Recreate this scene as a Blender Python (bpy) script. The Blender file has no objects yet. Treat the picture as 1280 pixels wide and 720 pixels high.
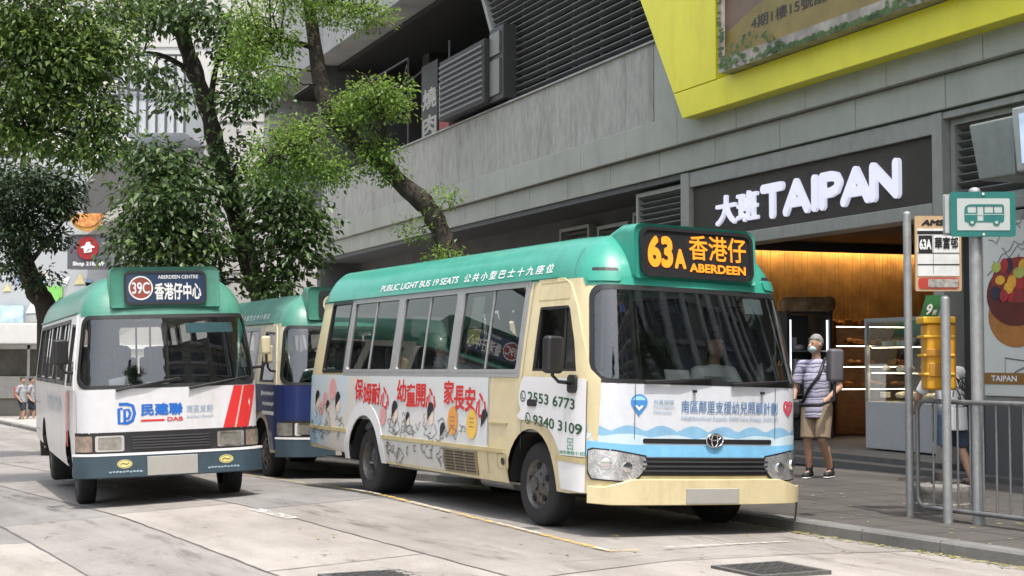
import bpy, math, random
import numpy as np
from mathutils import Vector, Matrix
from mathutils.geometry import delaunay_2d_cdt

SC = bpy.context.scene
COL = SC.collection
R = math.radians
rng = np.random.default_rng(7)
random.seed(7)

# ------------------------------------------------------------------ camera, sky, sun, exposure
CAM_F, CAM_P, CAM_H = 1956.0, .047, 1.441          # focal length in photo pixels, pitch, eye height
cam = bpy.data.objects.new('camera', bpy.data.cameras.new('camera'))
COL.objects.link(cam)
cam.location = (0, 0, CAM_H)
cam.rotation_euler = (math.pi / 2 + CAM_P, 0, 0)
cam.data.sensor_width = 36
cam.data.lens = CAM_F / 1280 * 36
cam.data.clip_end = 3000
SC.camera = cam

SUN_AZ, SUN_EL = R(163), R(68)                     # compass-like: measured from +Y towards +X
world = bpy.data.worlds.new('World')
SC.world = world
world.use_nodes = True
nt = world.node_tree
bg = nt.nodes['Background']
sky = nt.nodes.new('ShaderNodeTexSky')
sky.sky_type = 'NISHITA'
sky.sun_disc = False
sky.sun_elevation = SUN_EL
sky.sun_rotation = SUN_AZ
sky.air_density = 1.6
sky.dust_density = 4.0
sky.ozone_density = 1.0
hs = nt.nodes.new('ShaderNodeHueSaturation')
hs.inputs['Saturation'].default_value = .55          # thin white summer haze in the sky
nt.links.new(sky.outputs[0], hs.inputs['Color'])
nt.links.new(hs.outputs[0], bg.inputs[0])
bg.inputs[1].default_value = .15
sun = bpy.data.objects.new('sun', bpy.data.lights.new('sun', 'SUN'))
COL.objects.link(sun)
sun.data.energy = 2.1
sun.data.angle = R(.8)
sun.data.color = (1, .95, .87)
sv = Vector((math.sin(SUN_AZ) * math.cos(SUN_EL), math.cos(SUN_AZ) * math.cos(SUN_EL), math.sin(SUN_EL)))
sun.rotation_euler = (-sv).to_track_quat('-Z', 'Y').to_euler()
SC.view_settings.view_transform = 'Standard'
SC.view_settings.look = 'None'
SC.view_settings.gamma = 1
SC.view_settings.exposure = 1.0
try:
    SC.cycles.max_bounces = 8
    SC.cycles.transparent_max_bounces = 16
    SC.cycles.caustics_reflective = False
    SC.cycles.caustics_refractive = False
    SC.cycles.use_denoising = True
except Exception:
    pass

# ------------------------------------------------------------------ frames of the place
def ray(px, py):
    c, s = math.cos(CAM_P), math.sin(CAM_P)
    a, b = (px - 640) / CAM_F, (360 - py) / CAM_F
    return np.array([a, c - b * s, s + b * c])

EYE = np.array([0, 0, CAM_H])
SU = np.array([.4529, -.8916]); SL = np.array([.8916, .4529]); SO = np.array([1.61, 13.07])
def street(a, l):                                   # along (towards the viewer), lateral (towards the kerb) -> world xy
    p = SO + a * SU + l * SL
    return float(p[0]), float(p[1])
def to_street(x, y):
    d = np.array([x, y]) - SO
    return float(d @ SU), float(d @ SL)
KERB = 1.04
def z_along(a):
    t = min(max(-a - 4, 0), 20)
    return -.03 * (t - .75) if t > 1.5 else -.03 * t * t / 3
def road_z(a, l):
    if l > -1.: c = -.035 * l
    else: c = .035 + .05 * (max(l, -5) + 1.)
    return c + z_along(a)
def pave_z(a): return z_along(a) + .065
def at_z(px, py, z):                                # where the line of sight meets height z
    d = ray(px, py); t = (z - CAM_H) / d[2]
    return EYE + t * d
def on_pave(px, py):
    z = .06
    for _ in range(6):
        p = at_z(px, py, z); z = pave_z(to_street(p[0], p[1])[0])
    return Vector((p[0], p[1], z))
def on_road(px, py):
    z = 0
    for _ in range(12):
        p = at_z(px, py, z); z = .5 * z + .5 * road_z(*to_street(p[0], p[1]))
    return Vector((p[0], p[1], z))
def at_dist(px, py, y):                             # point of the line of sight at world distance y
    d = ray(px, py)
    return Vector(EYE + d * (y / d[1]))
FA = R(21.5)
F0 = np.array([4.33, 21.5, 0.])
FS = np.array([math.sin(FA), -math.cos(FA), 0]); FD = np.array([math.cos(FA), math.sin(FA), 0])
F_ROT = math.atan2(FS[1], FS[0])
def FP(px, py, depth=0):                            # pixel -> (s, z) on a plane parallel to the shop front
    d = ray(px, py)
    t = ((F0 - EYE) @ FD + depth) / (d @ FD)
    p = EYE + t * d - F0
    return float(p @ FS), float(p[2])
def fw(s, d, z):
    p = F0 + s * FS + d * FD
    return Vector((p[0], p[1], z))

# ------------------------------------------------------------------ materials
MATS = {}
def M(name, col, rough=.55, metal=0., var=.12, scale=6., bump=0., spec=.5, coat=0., emit=None, estr=1., detail=4, col2=None, stretch=None, grime=0., gscale=2.2):
    if name in MATS: return MATS[name]
    m = bpy.data.materials.new(name); m.use_nodes = True
    t = m.node_tree; b = t.nodes['Principled BSDF']
    b.inputs['Roughness'].default_value = rough
    b.inputs['Metallic'].default_value = metal
    b.inputs['Specular IOR Level'].default_value = spec
    b.inputs['Coat Weight'].default_value = coat
    b.inputs['Coat Roughness'].default_value = .08
    tc = t.nodes.new('ShaderNodeTexCoord')
    src = tc.outputs['Object']
    if stretch:
        mp = t.nodes.new('ShaderNodeMapping'); mp.inputs['Scale'].default_value = stretch
        t.links.new(src, mp.inputs['Vector']); src = mp.outputs[0]
    n = t.nodes.new('ShaderNodeTexNoise'); n.inputs['Scale'].default_value = scale; n.inputs['Detail'].default_value = detail
    n.inputs['Roughness'].default_value = .65
    t.links.new(src, n.inputs['Vector'])
    r = t.nodes.new('ShaderNodeValToRGB')
    r.color_ramp.elements[0].position = .3; r.color_ramp.elements[1].position = .7
    c = np.array(col[:3])
    c2 = np.array(col2[:3]) if col2 else np.clip(c * (1 + var), 0, .95)
    c1 = c if col2 else c * (1 - var)
    r.color_ramp.elements[0].color = (*c1, 1); r.color_ramp.elements[1].color = (*c2, 1)
    t.links.new(n.outputs['Fac'], r.inputs['Fac'])
    out = r.outputs[0]
    if grime:                                        # run-off streaks and scattered specks, fixed to the surface
        for sc, st, p0, p1, k in ((gscale, (1.6, 1.6, .28), .50, .78, 1.), (gscale * 9, (1, 1, .7), .60, .74, .7)):
            mg = t.nodes.new('ShaderNodeMapping'); mg.inputs['Scale'].default_value = st; t.links.new(tc.outputs['Object'], mg.inputs['Vector'])
            ng = t.nodes.new('ShaderNodeTexNoise'); ng.inputs['Scale'].default_value = sc; ng.inputs['Detail'].default_value = 7; ng.inputs['Roughness'].default_value = .72; t.links.new(mg.outputs[0], ng.inputs['Vector'])
            rg = t.nodes.new('ShaderNodeValToRGB'); eg = rg.color_ramp.elements; eg[0].position = p0; eg[1].position = p1; v = 1 - grime * k; eg[0].color = (1, 1, 1, 1); eg[1].color = (v, v * .97, v * .92, 1); t.links.new(ng.outputs['Fac'], rg.inputs[0])
            mm = t.nodes.new('ShaderNodeMix'); mm.data_type = 'RGBA'; mm.blend_type = 'MULTIPLY'; mm.inputs['Factor'].default_value = 1.; t.links.new(out, mm.inputs['A']); t.links.new(rg.outputs[0], mm.inputs['B']); out = mm.outputs['Result']
    t.links.new(out, b.inputs['Base Color'])
    if bump:
        bp = t.nodes.new('ShaderNodeBump'); bp.inputs['Strength'].default_value = bump; bp.inputs['Distance'].default_value = .02
        n2 = t.nodes.new('ShaderNodeTexNoise'); n2.inputs['Scale'].default_value = scale * 5; n2.inputs['Detail'].default_value = 6
        t.links.new(src, n2.inputs['Vector']); t.links.new(n2.outputs['Fac'], bp.inputs['Height']); t.links.new(bp.outputs[0], b.inputs['Normal'])
    if emit:
        b.inputs['Emission Color'].default_value = (*emit, 1); b.inputs['Emission Strength'].default_value = estr
    MATS[name] = m
    return m
def glass(name, tint, ior=1.5, boost=1., rough=.01, gloss=(1, 1, 1)):
    m = bpy.data.materials.new(name); m.use_nodes = True
    t = m.node_tree; t.nodes.clear()
    o = t.nodes.new('ShaderNodeOutputMaterial'); mx = t.nodes.new('ShaderNodeMixShader')
    tr = t.nodes.new('ShaderNodeBsdfTransparent'); gl = t.nodes.new('ShaderNodeBsdfGlossy')
    fr = t.nodes.new('ShaderNodeFresnel'); ma = t.nodes.new('ShaderNodeMath')
    tr.inputs[0].default_value = (*tint, 1); gl.inputs[0].default_value = (*gloss, 1); gl.inputs['Roughness'].default_value = rough
    fr.inputs['IOR'].default_value = ior
    ma.operation = 'MULTIPLY'; ma.inputs[1].default_value = boost; ma.use_clamp = True
    t.links.new(fr.outputs[0], ma.inputs[0]); t.links.new(ma.outputs[0], mx.inputs[0])
    t.links.new(tr.outputs[0], mx.inputs[1]); t.links.new(gl.outputs[0], mx.inputs[2]); t.links.new(mx.outputs[0], o.inputs[0])
    MATS[name] = m
    return m

# ------------------------------------------------------------------ objects
def tag(o, label=None, cat=None, group=None, kind=None):
    if label: o['label'] = label
    if cat: o['category'] = cat
    if group: o['group'] = group
    if kind: o['kind'] = kind
    return o
def thing(name, label, cat, loc=(0, 0, 0), rz=0., group=None):
    o = bpy.data.objects.new(name, None); COL.objects.link(o)
    o.location = loc; o.rotation_euler = (0, 0, rz)
    o.empty_display_size = .2
    return tag(o, label, cat, group)
def unit(v):
    v = np.asarray(v, float); return v / (np.linalg.norm(v) + 1e-12)
class MB:
    def __init__(s): s.v = []; s.f = []; s.mi = []; s.cur = 0
    def raw(s, v, f):
        k = len(s.v); s.v += [tuple(map(float, p)) for p in v]; s.f += [tuple(k + i for i in q) for q in f]; s.mi += [s.cur] * len(f)
        return s
    def box(s, x0, x1, y0, y1, z0, z1):
        v = [(x, y, z) for z in (z0, z1) for y in (y0, y1) for x in (x0, x1)]
        return s.raw(v, [(0, 2, 3, 1), (4, 5, 7, 6), (0, 1, 5, 4), (2, 6, 7, 3), (0, 4, 6, 2), (1, 3, 7, 5)])
    def obox(s, c, ex, ey, ez):                     # oriented box: centre and half-axis vectors
        c, ex, ey, ez = (np.asarray(a, float) for a in (c, ex, ey, ez))
        v = [c + a * ex + b * ey + d * ez for d in (-1, 1) for b in (-1, 1) for a in (-1, 1)]
        return s.raw(v, [(0, 2, 3, 1), (4, 5, 7, 6), (0, 1, 5, 4), (2, 6, 7, 3), (0, 4, 6, 2), (1, 3, 7, 5)])
    def path(s, pts, rad, n=10, caps=True, squash=None):
        pts = [np.asarray(p, float) for p in pts]
        if not hasattr(rad, '__len__'): rad = [rad] * len(pts)
        ring = []; up = None
        for i, p in enumerate(pts):
            d = unit(pts[min(i + 1, len(pts) - 1)] - pts[max(i - 1, 0)])
            if up is None:
                a = np.array([0, 0, 1.]) if abs(d[2]) < .9 else np.array([1., 0, 0])
            else: a = up
            e1 = unit(a - d * (a @ d)); e2 = np.cross(d, e1); up = e1
            for k in range(n):
                w = 2 * math.pi * k / n
                q = rad[i] * (math.cos(w) * e1 + math.sin(w) * e2)
                if squash is not None: q = q * np.asarray(squash)
                ring.append(p + q)
        f = []
        for i in range(len(pts) - 1):
            for k in range(n):
                f.append((i * n + k, i * n + (k + 1) % n, (i + 1) * n + (k + 1) % n, (i + 1) * n + k))
        if caps:
            f.append(tuple(range(n - 1, -1, -1))); f.append(tuple((len(pts) - 1) * n + k for k in range(n)))
        return s.raw(ring, f)
    def ball(s, c, r, n=12, m=8):
        r = np.asarray(r if hasattr(r, '__len__') else (r, r, r), float); c = np.asarray(c, float)
        v = [c + r * (0, 0, -1)]
        for j in range(1, m):
            t = -math.pi / 2 + math.pi * j / m
            for k in range(n):
                w = 2 * math.pi * k / n
                v.append(c + r * (math.cos(t) * math.cos(w), math.cos(t) * math.sin(w), math.sin(t)))
        v.append(c + r * (0, 0, 1)); L = len(v) - 1
        f = [(0, 1 + (k + 1) % n, 1 + k) for k in range(n)]
        for j in range(m - 2):
            a = 1 + j * n; b = a + n
            f += [(a + k, a + (k + 1) % n, b + (k + 1) % n, b + k) for k in range(n)]
        a = 1 + (m - 2) * n
        f += [(a + k, a + (k + 1) % n, L) for k in range(n)]
        return s.raw(v, f)
    def cap(s, p0, p1, r0, r1=None, n=12):          # capsule
        r1 = r0 if r1 is None else r1
        s.path([p0, p1], [r0, r1], n); s.ball(p0, r0, n, 8); s.ball(p1, r1, n, 8)
        return s
    def lathe(s, prof, c, axis='y', n=28):          # prof: (radius, offset along axis)
        v = []; c = np.asarray(c, float)
        for r, h in prof:
            for k in range(n):
                w = 2 * math.pi * k / n; a, b = r * math.cos(w), r * math.sin(w)
                v.append(c + ((h, a, b) if axis == 'x' else (a, h, b) if axis == 'y' else (a, b, h)))
        f = []
        for i in range(len(prof) - 1):
            for k in range(n):
                f.append((i * n + k, i * n + (k + 1) % n, (i + 1) * n + (k + 1) % n, (i + 1) * n + k))
        return s.raw(v, f)
    def prism(s, poly, fn, d0, d1):                 # poly in 2-D, fn(a, b, d) -> 3-D
        n = len(poly)
        v = [fn(a, b, d0) for a, b in poly] + [fn(a, b, d1) for a, b in poly]
        f = [tuple(range(n))[::-1], tuple(range(n, 2 * n))] + [(i, (i + 1) % n, n + (i + 1) % n, n + i) for i in range(n)]
        return s.raw(v, f)
    def quad(s, a, b, c, d): return s.raw([a, b, c, d], [(0, 1, 2, 3)])
    def build(s, name, mat, parent=None, origin=None, smooth=False, bevel=0., loc=None, rz=0., fixn=True, auto=None):
        me = bpy.data.meshes.new(name)
        v = np.array(s.v, float) if s.v else np.zeros((0, 3))
        if origin is not None: v = v - np.asarray(origin, float)
        me.from_pydata(v.tolist(), [], s.f)
        mats = mat if isinstance(mat, (list, tuple)) else [mat]
        for m in mats: me.materials.append(m)
        if len(mats) > 1: me.polygons.foreach_set('material_index', s.mi)
        if fixn:
            import bmesh
            b = bmesh.new(); b.from_mesh(me); bmesh.ops.recalc_face_normals(b, faces=b.faces); b.to_mesh(me); b.free()
        if smooth:
            me.polygons.foreach_set('use_smooth', [True] * len(me.polygons))
        me.update()
        o = bpy.data.objects.new(name, me); COL.objects.link(o)
        if parent: o.parent = parent
        if loc is not None: o.location = loc
        o.rotation_euler = (0, 0, rz)
        if bevel:
            b = o.modifiers.new('bevel', 'BEVEL'); b.width = bevel; b.segments = 2; b.limit_method = 'ANGLE'; b.angle_limit = R(40)
            me.polygons.foreach_set('use_smooth', [True] * len(me.polygons))
            w = o.modifiers.new('wn', 'WEIGHTED_NORMAL'); w.keep_sharp = True
        elif smooth and auto:
            me.set_sharp_from_angle(angle=R(auto))
        return o
def remesh(o, voxel, smooth=4, factor=.5):
    md = o.modifiers.new('r', 'REMESH'); md.mode = 'VOXEL'; md.voxel_size = voxel
    s = o.modifiers.new('s', 'SMOOTH'); s.iterations = smooth; s.factor = factor
    dg = bpy.context.evaluated_depsgraph_get()
    me = bpy.data.meshes.new_from_object(o.evaluated_get(dg))
    o.modifiers.clear()
    old = o.data; o.data = me
    me.polygons.foreach_set('use_smooth', [True] * len(me.polygons))
    if not me.materials:
        for m in old.materials: me.materials.append(m)
    return o

# ------------------------------------------------------------------ 2-D helpers, surface patches, lettering
def rrect(x0, x1, y0, y1, r, n=5):
    if not hasattr(r, '__len__'): r = (r,) * 4       # bl, br, tr, tl
    o = []
    for (cx, cy, a0, q) in ((x0 + r[0], y0 + r[0], 180, r[0]), (x1 - r[1], y0 + r[1], 270, r[1]), (x1 - r[2], y1 - r[2], 0, r[2]), (x0 + r[3], y1 - r[3], 90, r[3])):
        if q < 1e-6: o.append((cx, cy)); continue
        for k in range(n + 1):
            w = R(a0 + 90 * k / n); o.append((cx + q * math.cos(w), cy + q * math.sin(w)))
    return o
def ellipse(cx, cy, rx, ry, n=24, a0=0, a1=360):
    full = abs(a1 - a0) >= 360
    return [(cx + rx * math.cos(R(a0 + (a1 - a0) * k / (n if full else n - 1))), cy + ry * math.sin(R(a0 + (a1 - a0) * k / (n if full else n - 1)))) for k in range(n)]
def inside(poly, p):
    poly = np.asarray(poly); x, y = p[:, 0], p[:, 1]; r = np.zeros(len(p), bool); j = len(poly) - 1
    for i in range(len(poly)):
        xi, yi = poly[i]; xj, yj = poly[j]
        if yi != yj:
            r ^= ((yi > y) != (yj > y)) & (x < (xj - xi) * (y - yi) / (yj - yi) + xi)
        j = i
    return r
def dens(loop, res):
    o = []
    for i, a in enumerate(loop):
        b = loop[(i + 1) % len(loop)]; d = math.hypot(b[0] - a[0], b[1] - a[1])
        if d < 1e-6: continue
        k = max(1, int(math.ceil(d / res)))
        for j in range(k): o.append((a[0] + (b[0] - a[0]) * j / k, a[1] + (b[1] - a[1]) * j / k))
    return o
def patch(mb, fn, outline, holes=(), res=.1, off=0., depth=0.):
    loops = [dens(outline, res)] + [dens(h, res) for h in holes]
    P = []; E = []
    for lp in loops:
        k = len(P); P += lp; E += [(k + i, k + (i + 1) % len(lp)) for i in range(len(lp))]
    A = np.array(loops[0]); lo, hi = A.min(0), A.max(0)
    gx = np.arange(lo[0] + res * .5, hi[0], res); gy = np.arange(lo[1] + res * .5, hi[1], res)
    if len(gx) and len(gy):
        G = np.stack(np.meshgrid(gx, gy), -1).reshape(-1, 2)
        G = G[inside(loops[0], G)]
        for h in loops[1:]: G = G[~inside(h, G)]
        if len(G):
            B = np.array(P); keep = np.ones(len(G), bool)
            for c in range(0, len(G), 2000):
                keep[c:c + 2000] = (np.hypot(G[c:c + 2000, None, 0] - B[None, :, 0], G[c:c + 2000, None, 1] - B[None, :, 1]).min(1) > res * .45)
            P += [tuple(g) for g in G[keep]]
    r = delaunay_2d_cdt([Vector(p) for p in P], E, [], 0, 1e-6)
    V = np.array([tuple(v) for v in r[0]]); F = [tuple(f) for f in r[2]]
    C = np.array([V[list(f)].mean(0) for f in F])
    k = inside(loops[0], C)
    for h in loops[1:]: k &= ~inside(h, C)
    F = [f for f, q in zip(F, k) if q]
    used = sorted({i for f in F for i in f}); ix = {a: b for b, a in enumerate(used)}
    F = [tuple(ix[i] for i in f) for f in F]
    F = [f if (lambda a, b, c: (b[0] - a[0]) * (c[1] - a[1]) - (b[1] - a[1]) * (c[0] - a[0]))(*[V[used[i]] for i in f]) > 0 else f[::-1] for f in F]
    X = [fn(V[i][0], V[i][1], off) for i in used]
    if depth:
        n = len(X); X += [fn(V[i][0], V[i][1], off - depth) for i in used]
        ed = {}
        for f in F:
            for a, b in zip(f, f[1:] + f[:1]): ed[(a, b)] = 1
        F = F + [(b, a, n + a, n + b) for (a, b) in ed if (b, a) not in ed]
    mb.raw(X, F)
    return mb
TXT = {}
def text2d(body, bold=0., spacing=1.):
    k = (body, bold, spacing)
    if k not in TXT:
        c = bpy.data.curves.new('t', 'FONT'); c.body = body; c.offset = bold; c.resolution_u = 4; c.space_character = spacing
        o = bpy.data.objects.new('t', c); COL.objects.link(o)
        dg = bpy.context.evaluated_depsgraph_get()
        m = bpy.data.meshes.new_from_object(o.evaluated_get(dg))
        v = np.array([p.co[:2] for p in m.vertices]); f = [tuple(p.vertices) for p in m.polygons]
        bpy.data.objects.remove(o); bpy.data.curves.remove(c); bpy.data.meshes.remove(m)
        lo, hi = v.min(0), v.max(0)
        TXT[k] = ((v - lo) / (hi - lo), f, (hi - lo))
    return TXT[k]
def strokes_of(body, bold, spacing=1.):
    """glyph outlines thickened by shifted copies (x shift, y shift, extra lift)"""
    v, f, sz = text2d(body, 0., spacing)
    sh = [(0, 0)]
    if bold > .004:
        n = 4 if bold < .03 else 8
        sh += [(bold * math.cos(2 * math.pi * k / n + .4), bold * math.sin(2 * math.pi * k / n + .4)) for k in range(n)]
    pad = bold / sz
    return [((v * (1 - 2 * pad) + pad + np.array(q) / sz), f, i) for i, q in enumerate(sh)]
def letters(mb, fn, body, a0, a1, b0, b1, off=.004, bold=.02, spacing=1., shear=0., slope=0.):
    for v, f, i in strokes_of(body, bold, spacing):
        mb.raw([fn(a0 + (a1 - a0) * p[0] + shear * p[1], b0 + (b1 - b0) * p[1] + slope * p[0], off + .00012 * i) for p in v], f)
    return mb
def letters3d(mb, fn, body, a0, a1, b0, b1, off, depth, bold=.02):
    for v, f, i in strokes_of(body, bold):
        n = len(v)
        P = [(a0 + (a1 - a0) * p[0], b0 + (b1 - b0) * p[1]) for p in v]
        ed = {}
        for q in f:
            for a, b in zip(q, q[1:] + q[:1]): ed[(a, b)] = 1
        side = [(b, a, n + a, n + b) for (a, b) in ed if (b, a) not in ed]
        o = off + .0003 * i
        mb.raw([fn(a, b, o) for a, b in P] + [fn(a, b, o - depth) for a, b in P], list(f) + side)
    return mb
def stroke(mb, fn, pts, w, off=.004, closed=False):  # flat ribbon along a 2-D polyline
    P = np.array(pts, float)
    if closed: P = np.vstack([P, P[:1]])
    d = np.gradient(P, axis=0); n = np.stack([-d[:, 1], d[:, 0]], 1); n /= np.linalg.norm(n, axis=1)[:, None] + 1e-9
    A = P + n * w / 2; B = P - n * w / 2
    v = [fn(*p, off) for p in A] + [fn(*p, off) for p in B]; k = len(P)
    return mb.raw(v, [(i, k + i, k + i + 1, i + 1) for i in range(k - 1)])
# ------------------------------------------------------------------ common materials
RUB = M('rubber', (.022, .022, .024), .85, var=.3, scale=9, bump=.2)
BLACK = M('black_plastic', (.018, .018, .02), .45, var=.15)
DARK = M('dark_underbody', (.012, .012, .012), .9)
STEEL = M('wheel_steel', (.13, .125, .12), .45, metal=.6, var=.35, scale=20)
GALV = M('galvanised_steel', (.36, .37, .38), .5, metal=.45, var=.15, scale=14)
ALU = M('aluminium_frame', (.38, .385, .39), .45, metal=.4, var=.08)
CHROME = M('chrome', (.75, .75, .77), .12, metal=1., var=.03)
WHITE = M('white_paint', (.78, .78, .79), .3, var=.03, coat=.3)
CREAM = M('cream_paint', (.66, .57, .35), .38, var=.06, coat=.25, grime=.22)
CREAMD = M('cream_moulding', (.5, .42, .22), .4, var=.1)
GREEN = M('green_paint', (.035, .30, .225), .36, var=.08, coat=.35, grime=.2)
GREEN2 = M('green_paint_older', (.065, .235, .175), .42, var=.14, scale=3, coat=.25, grime=.3)
TRIM = M('interior_trim', (.30, .305, .31), .7)
SEATM = M('seat_fabric', (.12, .135, .16), .85, var=.3, scale=20)
LENS = M('lamp_clear', (.66, .67, .69), .12, metal=.75, var=.3, scale=9, coat=1., detail=1, bump=.4)
LENS2 = M('lamp_older', (.30, .29, .26), .15, metal=.5, var=.3, scale=12, coat=1.)
AMBER = M('lamp_amber', (.26, .20, .155), .15, metal=.2, var=.35, scale=14, coat=1.)
GLS = glass('window_glass', (.62, .65, .64), 1.5, 1.4)
WSG = glass('windscreen_glass', (.86, .90, .89), 1.52, 2.7)
RED = M('red_print', (.62, .03, .03), .45, var=.04)
NAVY = M('navy_print', (.02, .07, .3), .45, var=.05)
INK = M('black_print', (.015, .015, .018), .5)
WHT = M('white_print', (.82, .82, .82), .5, var=.02)
PLATE = M('number_plate_grey', (.36, .35, .33), .5, var=.05)
LED = M('led_orange', (.3, .1, .01), .5, emit=(1, .27, .015), estr=.78, var=.02)

def soften(o, w):
    b = o.modifiers.new('bevel', 'BEVEL'); b.width = w; b.segments = 2; b.limit_method = 'ANGLE'; b.angle_limit = R(50)
SEAM = M('panel_gap', (.05, .045, .04), .8)
def smooth01(t): t = np.clip(t, 0, 1); return t * t * (3 - 2 * t)

class Bus:
    """One light bus. Local frame: x forward (front at 0), y to its left (the kerb side), z up."""
    def __init__(s, name, label, xy, yaw, gz, roll, pitch, spec):
        s.sp = spec; s.W, s.L = spec['W'], 6.99
        s.root = thing(name, label, 'minibus', (xy[0], xy[1], gz), 0)
        s.root.rotation_euler = (Matrix.Rotation(yaw - math.pi / 2, 3, 'Z') @ Matrix.Rotation(pitch, 3, 'Y') @ Matrix.Rotation(roll, 3, 'X')).to_euler()
        W, L = s.W, s.L; b0 = W - spec.get('cy', .34); P = []
        for y in np.linspace(0, b0, 14): P.append((-.045 * (y / b0) ** 2, y))
        xe = -.045; sl = -.09 / b0; cx = spec.get('cx', .42)
        c0, c1, c2, c3 = np.array((xe, b0)), np.array((xe + sl * .2, b0 + .2)), np.array((xe - cx * .45, W)), np.array((xe - cx, W))
        for t in np.linspace(0, 1, 22)[1:]: P.append((1 - t) ** 3 * c0 + 3 * t * (1 - t) ** 2 * c1 + 3 * t * t * (1 - t) * c2 + t ** 3 * c3)
        for x in np.linspace(xe - cx, -L + .22, 60)[1:]: P.append((x, W))
        for a in np.linspace(0, 90, 9)[1:]: P.append((-L + .22 - .22 * math.sin(R(a)), W - .22 + .22 * math.cos(R(a))))
        for y in np.linspace(W - .22, 0, 10)[1:]: P.append((-L, y))
        P = np.array([tuple(p) for p in P]); d = np.gradient(P, axis=0); n = np.stack([d[:, 1], -d[:, 0]], 1); n /= np.linalg.norm(n, axis=1)[:, None]
        n[0] = (1, 0); n[-1] = (-1, 0)
        s.P, s.n = P, n; s.u = np.concatenate([[0], np.cumsum(np.hypot(*np.diff(P, axis=0).T))]); s.U = s.u[-1]
        s.kx = s.u[14 + 21 - 1:14 + 21 + 59]
    def S(s, u, z, off=0.):
        sg = -1. if u < 0 else 1.; a = min(abs(u), s.U); sp = s.sp
        x = np.interp(a, s.u, s.P[:, 0]); y = np.interp(a, s.u, s.P[:, 1]); nx = np.interp(a, s.u, s.n[:, 0]); ny = np.interp(a, s.u, s.n[:, 1])
        k = math.hypot(nx, ny) + 1e-9; nx /= k; ny /= k
        zb, ze = sp['zb'], sp['ze']; ww = float(smooth01((x + 1.15) / .95)); wr = float(smooth01((-x - s.L + .9) / .8))
        h = max(0, (z - zb) / (ze - zb))
        rake = sp['rake'] * (h ** 1.15 if h > 0 else 0) + sp.get('nose', .03) * max(0, (.75 - z) / .5) * -.0
        tum = .105 * min(h, 1.4) ** 1.1
        ins = 0.
        if z < .62: ins += .05 * ((.62 - z) / .3) ** 2 * (1 - ww)
        hr = sp['hr']
        if z > ze:
            q = min((z - ze) / hr, .9999); ins += sp['ri'] * (1 - math.sqrt(1 - q * q)) * (1 + sp.get('fr', 1.) * ww)
        X = x - rake * ww + .10 * wr * min(h, 1.2) + (off - ins) * nx
        Y = (y + (off - ins) * ny - tum * y / s.W) * sg
        return (X, Y, z)
    def ux(s, x):                                    # side x -> arc length (near, right-hand side is negative)
        m = len(s.P); i = np.argsort(s.P[14:95, 0]); return float(np.interp(x, s.P[14:95, 0][i], s.u[14:95][i]))
    def uy(s, y): return math.copysign(float(np.interp(abs(y), s.P[:35, 1], s.u[:35])), y)
    def N(s, x, z, off=0.): return s.S(-s.ux(x), z, off)          # near side by (x, z)
    def K(s, x, z, off=0.): return s.S(s.ux(x), z, off)           # kerb side
    def Fr(s, y, z, off=0.): return s.S(s.uy(y), z, off)          # front by (y, z)
    def nu(s, poly): return [(-s.ux(x), z) for x, z in poly]
    def ku(s, poly): return [(s.ux(x), z) for x, z in poly]
    def fu(s, poly): return [(s.uy(y), z) for y, z in poly]
    def deco(s, name, mat, fill, parent=None, smooth=False, **k):
        m = MB(); fill(m); return m.build(name, mat, parent or s.root, smooth=smooth, fixn=k.pop('fixn', False), **k)
    def slab(s, name, mat, outline, holes=(), res=.1, off=.004, depth=.0, parent=None, side='f', smooth=True):
        c = {'f': s.fu, 'n': s.nu, 'k': s.ku, 'u': lambda p: p}[side]
        m = MB(); patch(m, s.S, c(outline), [c(h) for h in holes], res, off, depth)
        o = m.build(name, mat, parent or s.root, smooth=smooth, fixn=False)
        o.data.set_sharp_from_angle(angle=R(38)); return o
    def shell(s, body_mat, roof_mat):
        sp = s.sp; zs = sp['skirt']; ze = sp['ze']; U = s.U
        wsz = sp['ws']; wu = s.uy(sp['wsy']) if sp['wsy'] < s.W - .03 else s.ux(sp['wsx'])
        wu = sp['wsu']
        s.ws_out = rrect(-wu, wu, wsz[0], wsz[1], (.15, .15, .12, .12))
        holes = [s.ws_out]
        for w in sp['near']: holes.append(s.nu(w))
        for w in sp['kerb']: holes.append(s.ku(w))
        rear = rrect(-U + .25, -U + 1.0, 1.35, 2.05, .06)
        holes += [rear, [(-a, b) for a, b in rear]]
        out = [(-U, zs + .1), (-s.ux(-5.6), zs + .06), (-s.ux(-4.4), zs), (-s.ux(-.5), zs - .03), (0, zs + .06), (s.ux(-.5), zs - .03), (s.ux(-4.4), zs), (s.ux(-5.6), zs + .06), (U, zs + .1), (U, ze), (-U, ze)]
        hub = sp['zw']
        arch = []
        for xw, ra in ((sp['xf'], .46), (sp['xr'], .47)):
            a = ellipse(xw, hub, ra, ra + .02, 26, -60, 240)
            arch += [s.nu(a), s.ku(a)]
        m = MB(); patch(m, s.S, out, holes + arch, .1); b = m.build('body', body_mat, s.root, smooth=True, fixn=False)
        m = MB(); patch(m, s.S, [(a, max(c, zs + .45)) for a, c in out], holes, .16, -.045); m.build('interior_trim', TRIM, s.root, smooth=True, fixn=False)
        # roof
        m = MB(); us = np.concatenate([np.linspace(-U, U, 150)[:-1]]); hr = sp['hr']; n = len(us); v = []
        zz = [ze + hr * math.sin(R(a)) for a in (0, 8, 18, 30, 42, 54, 65, 75)]
        for z in zz: v += [s.S(u, z, 0.) for u in us]
        last = np.array(v[-n:])
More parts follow.
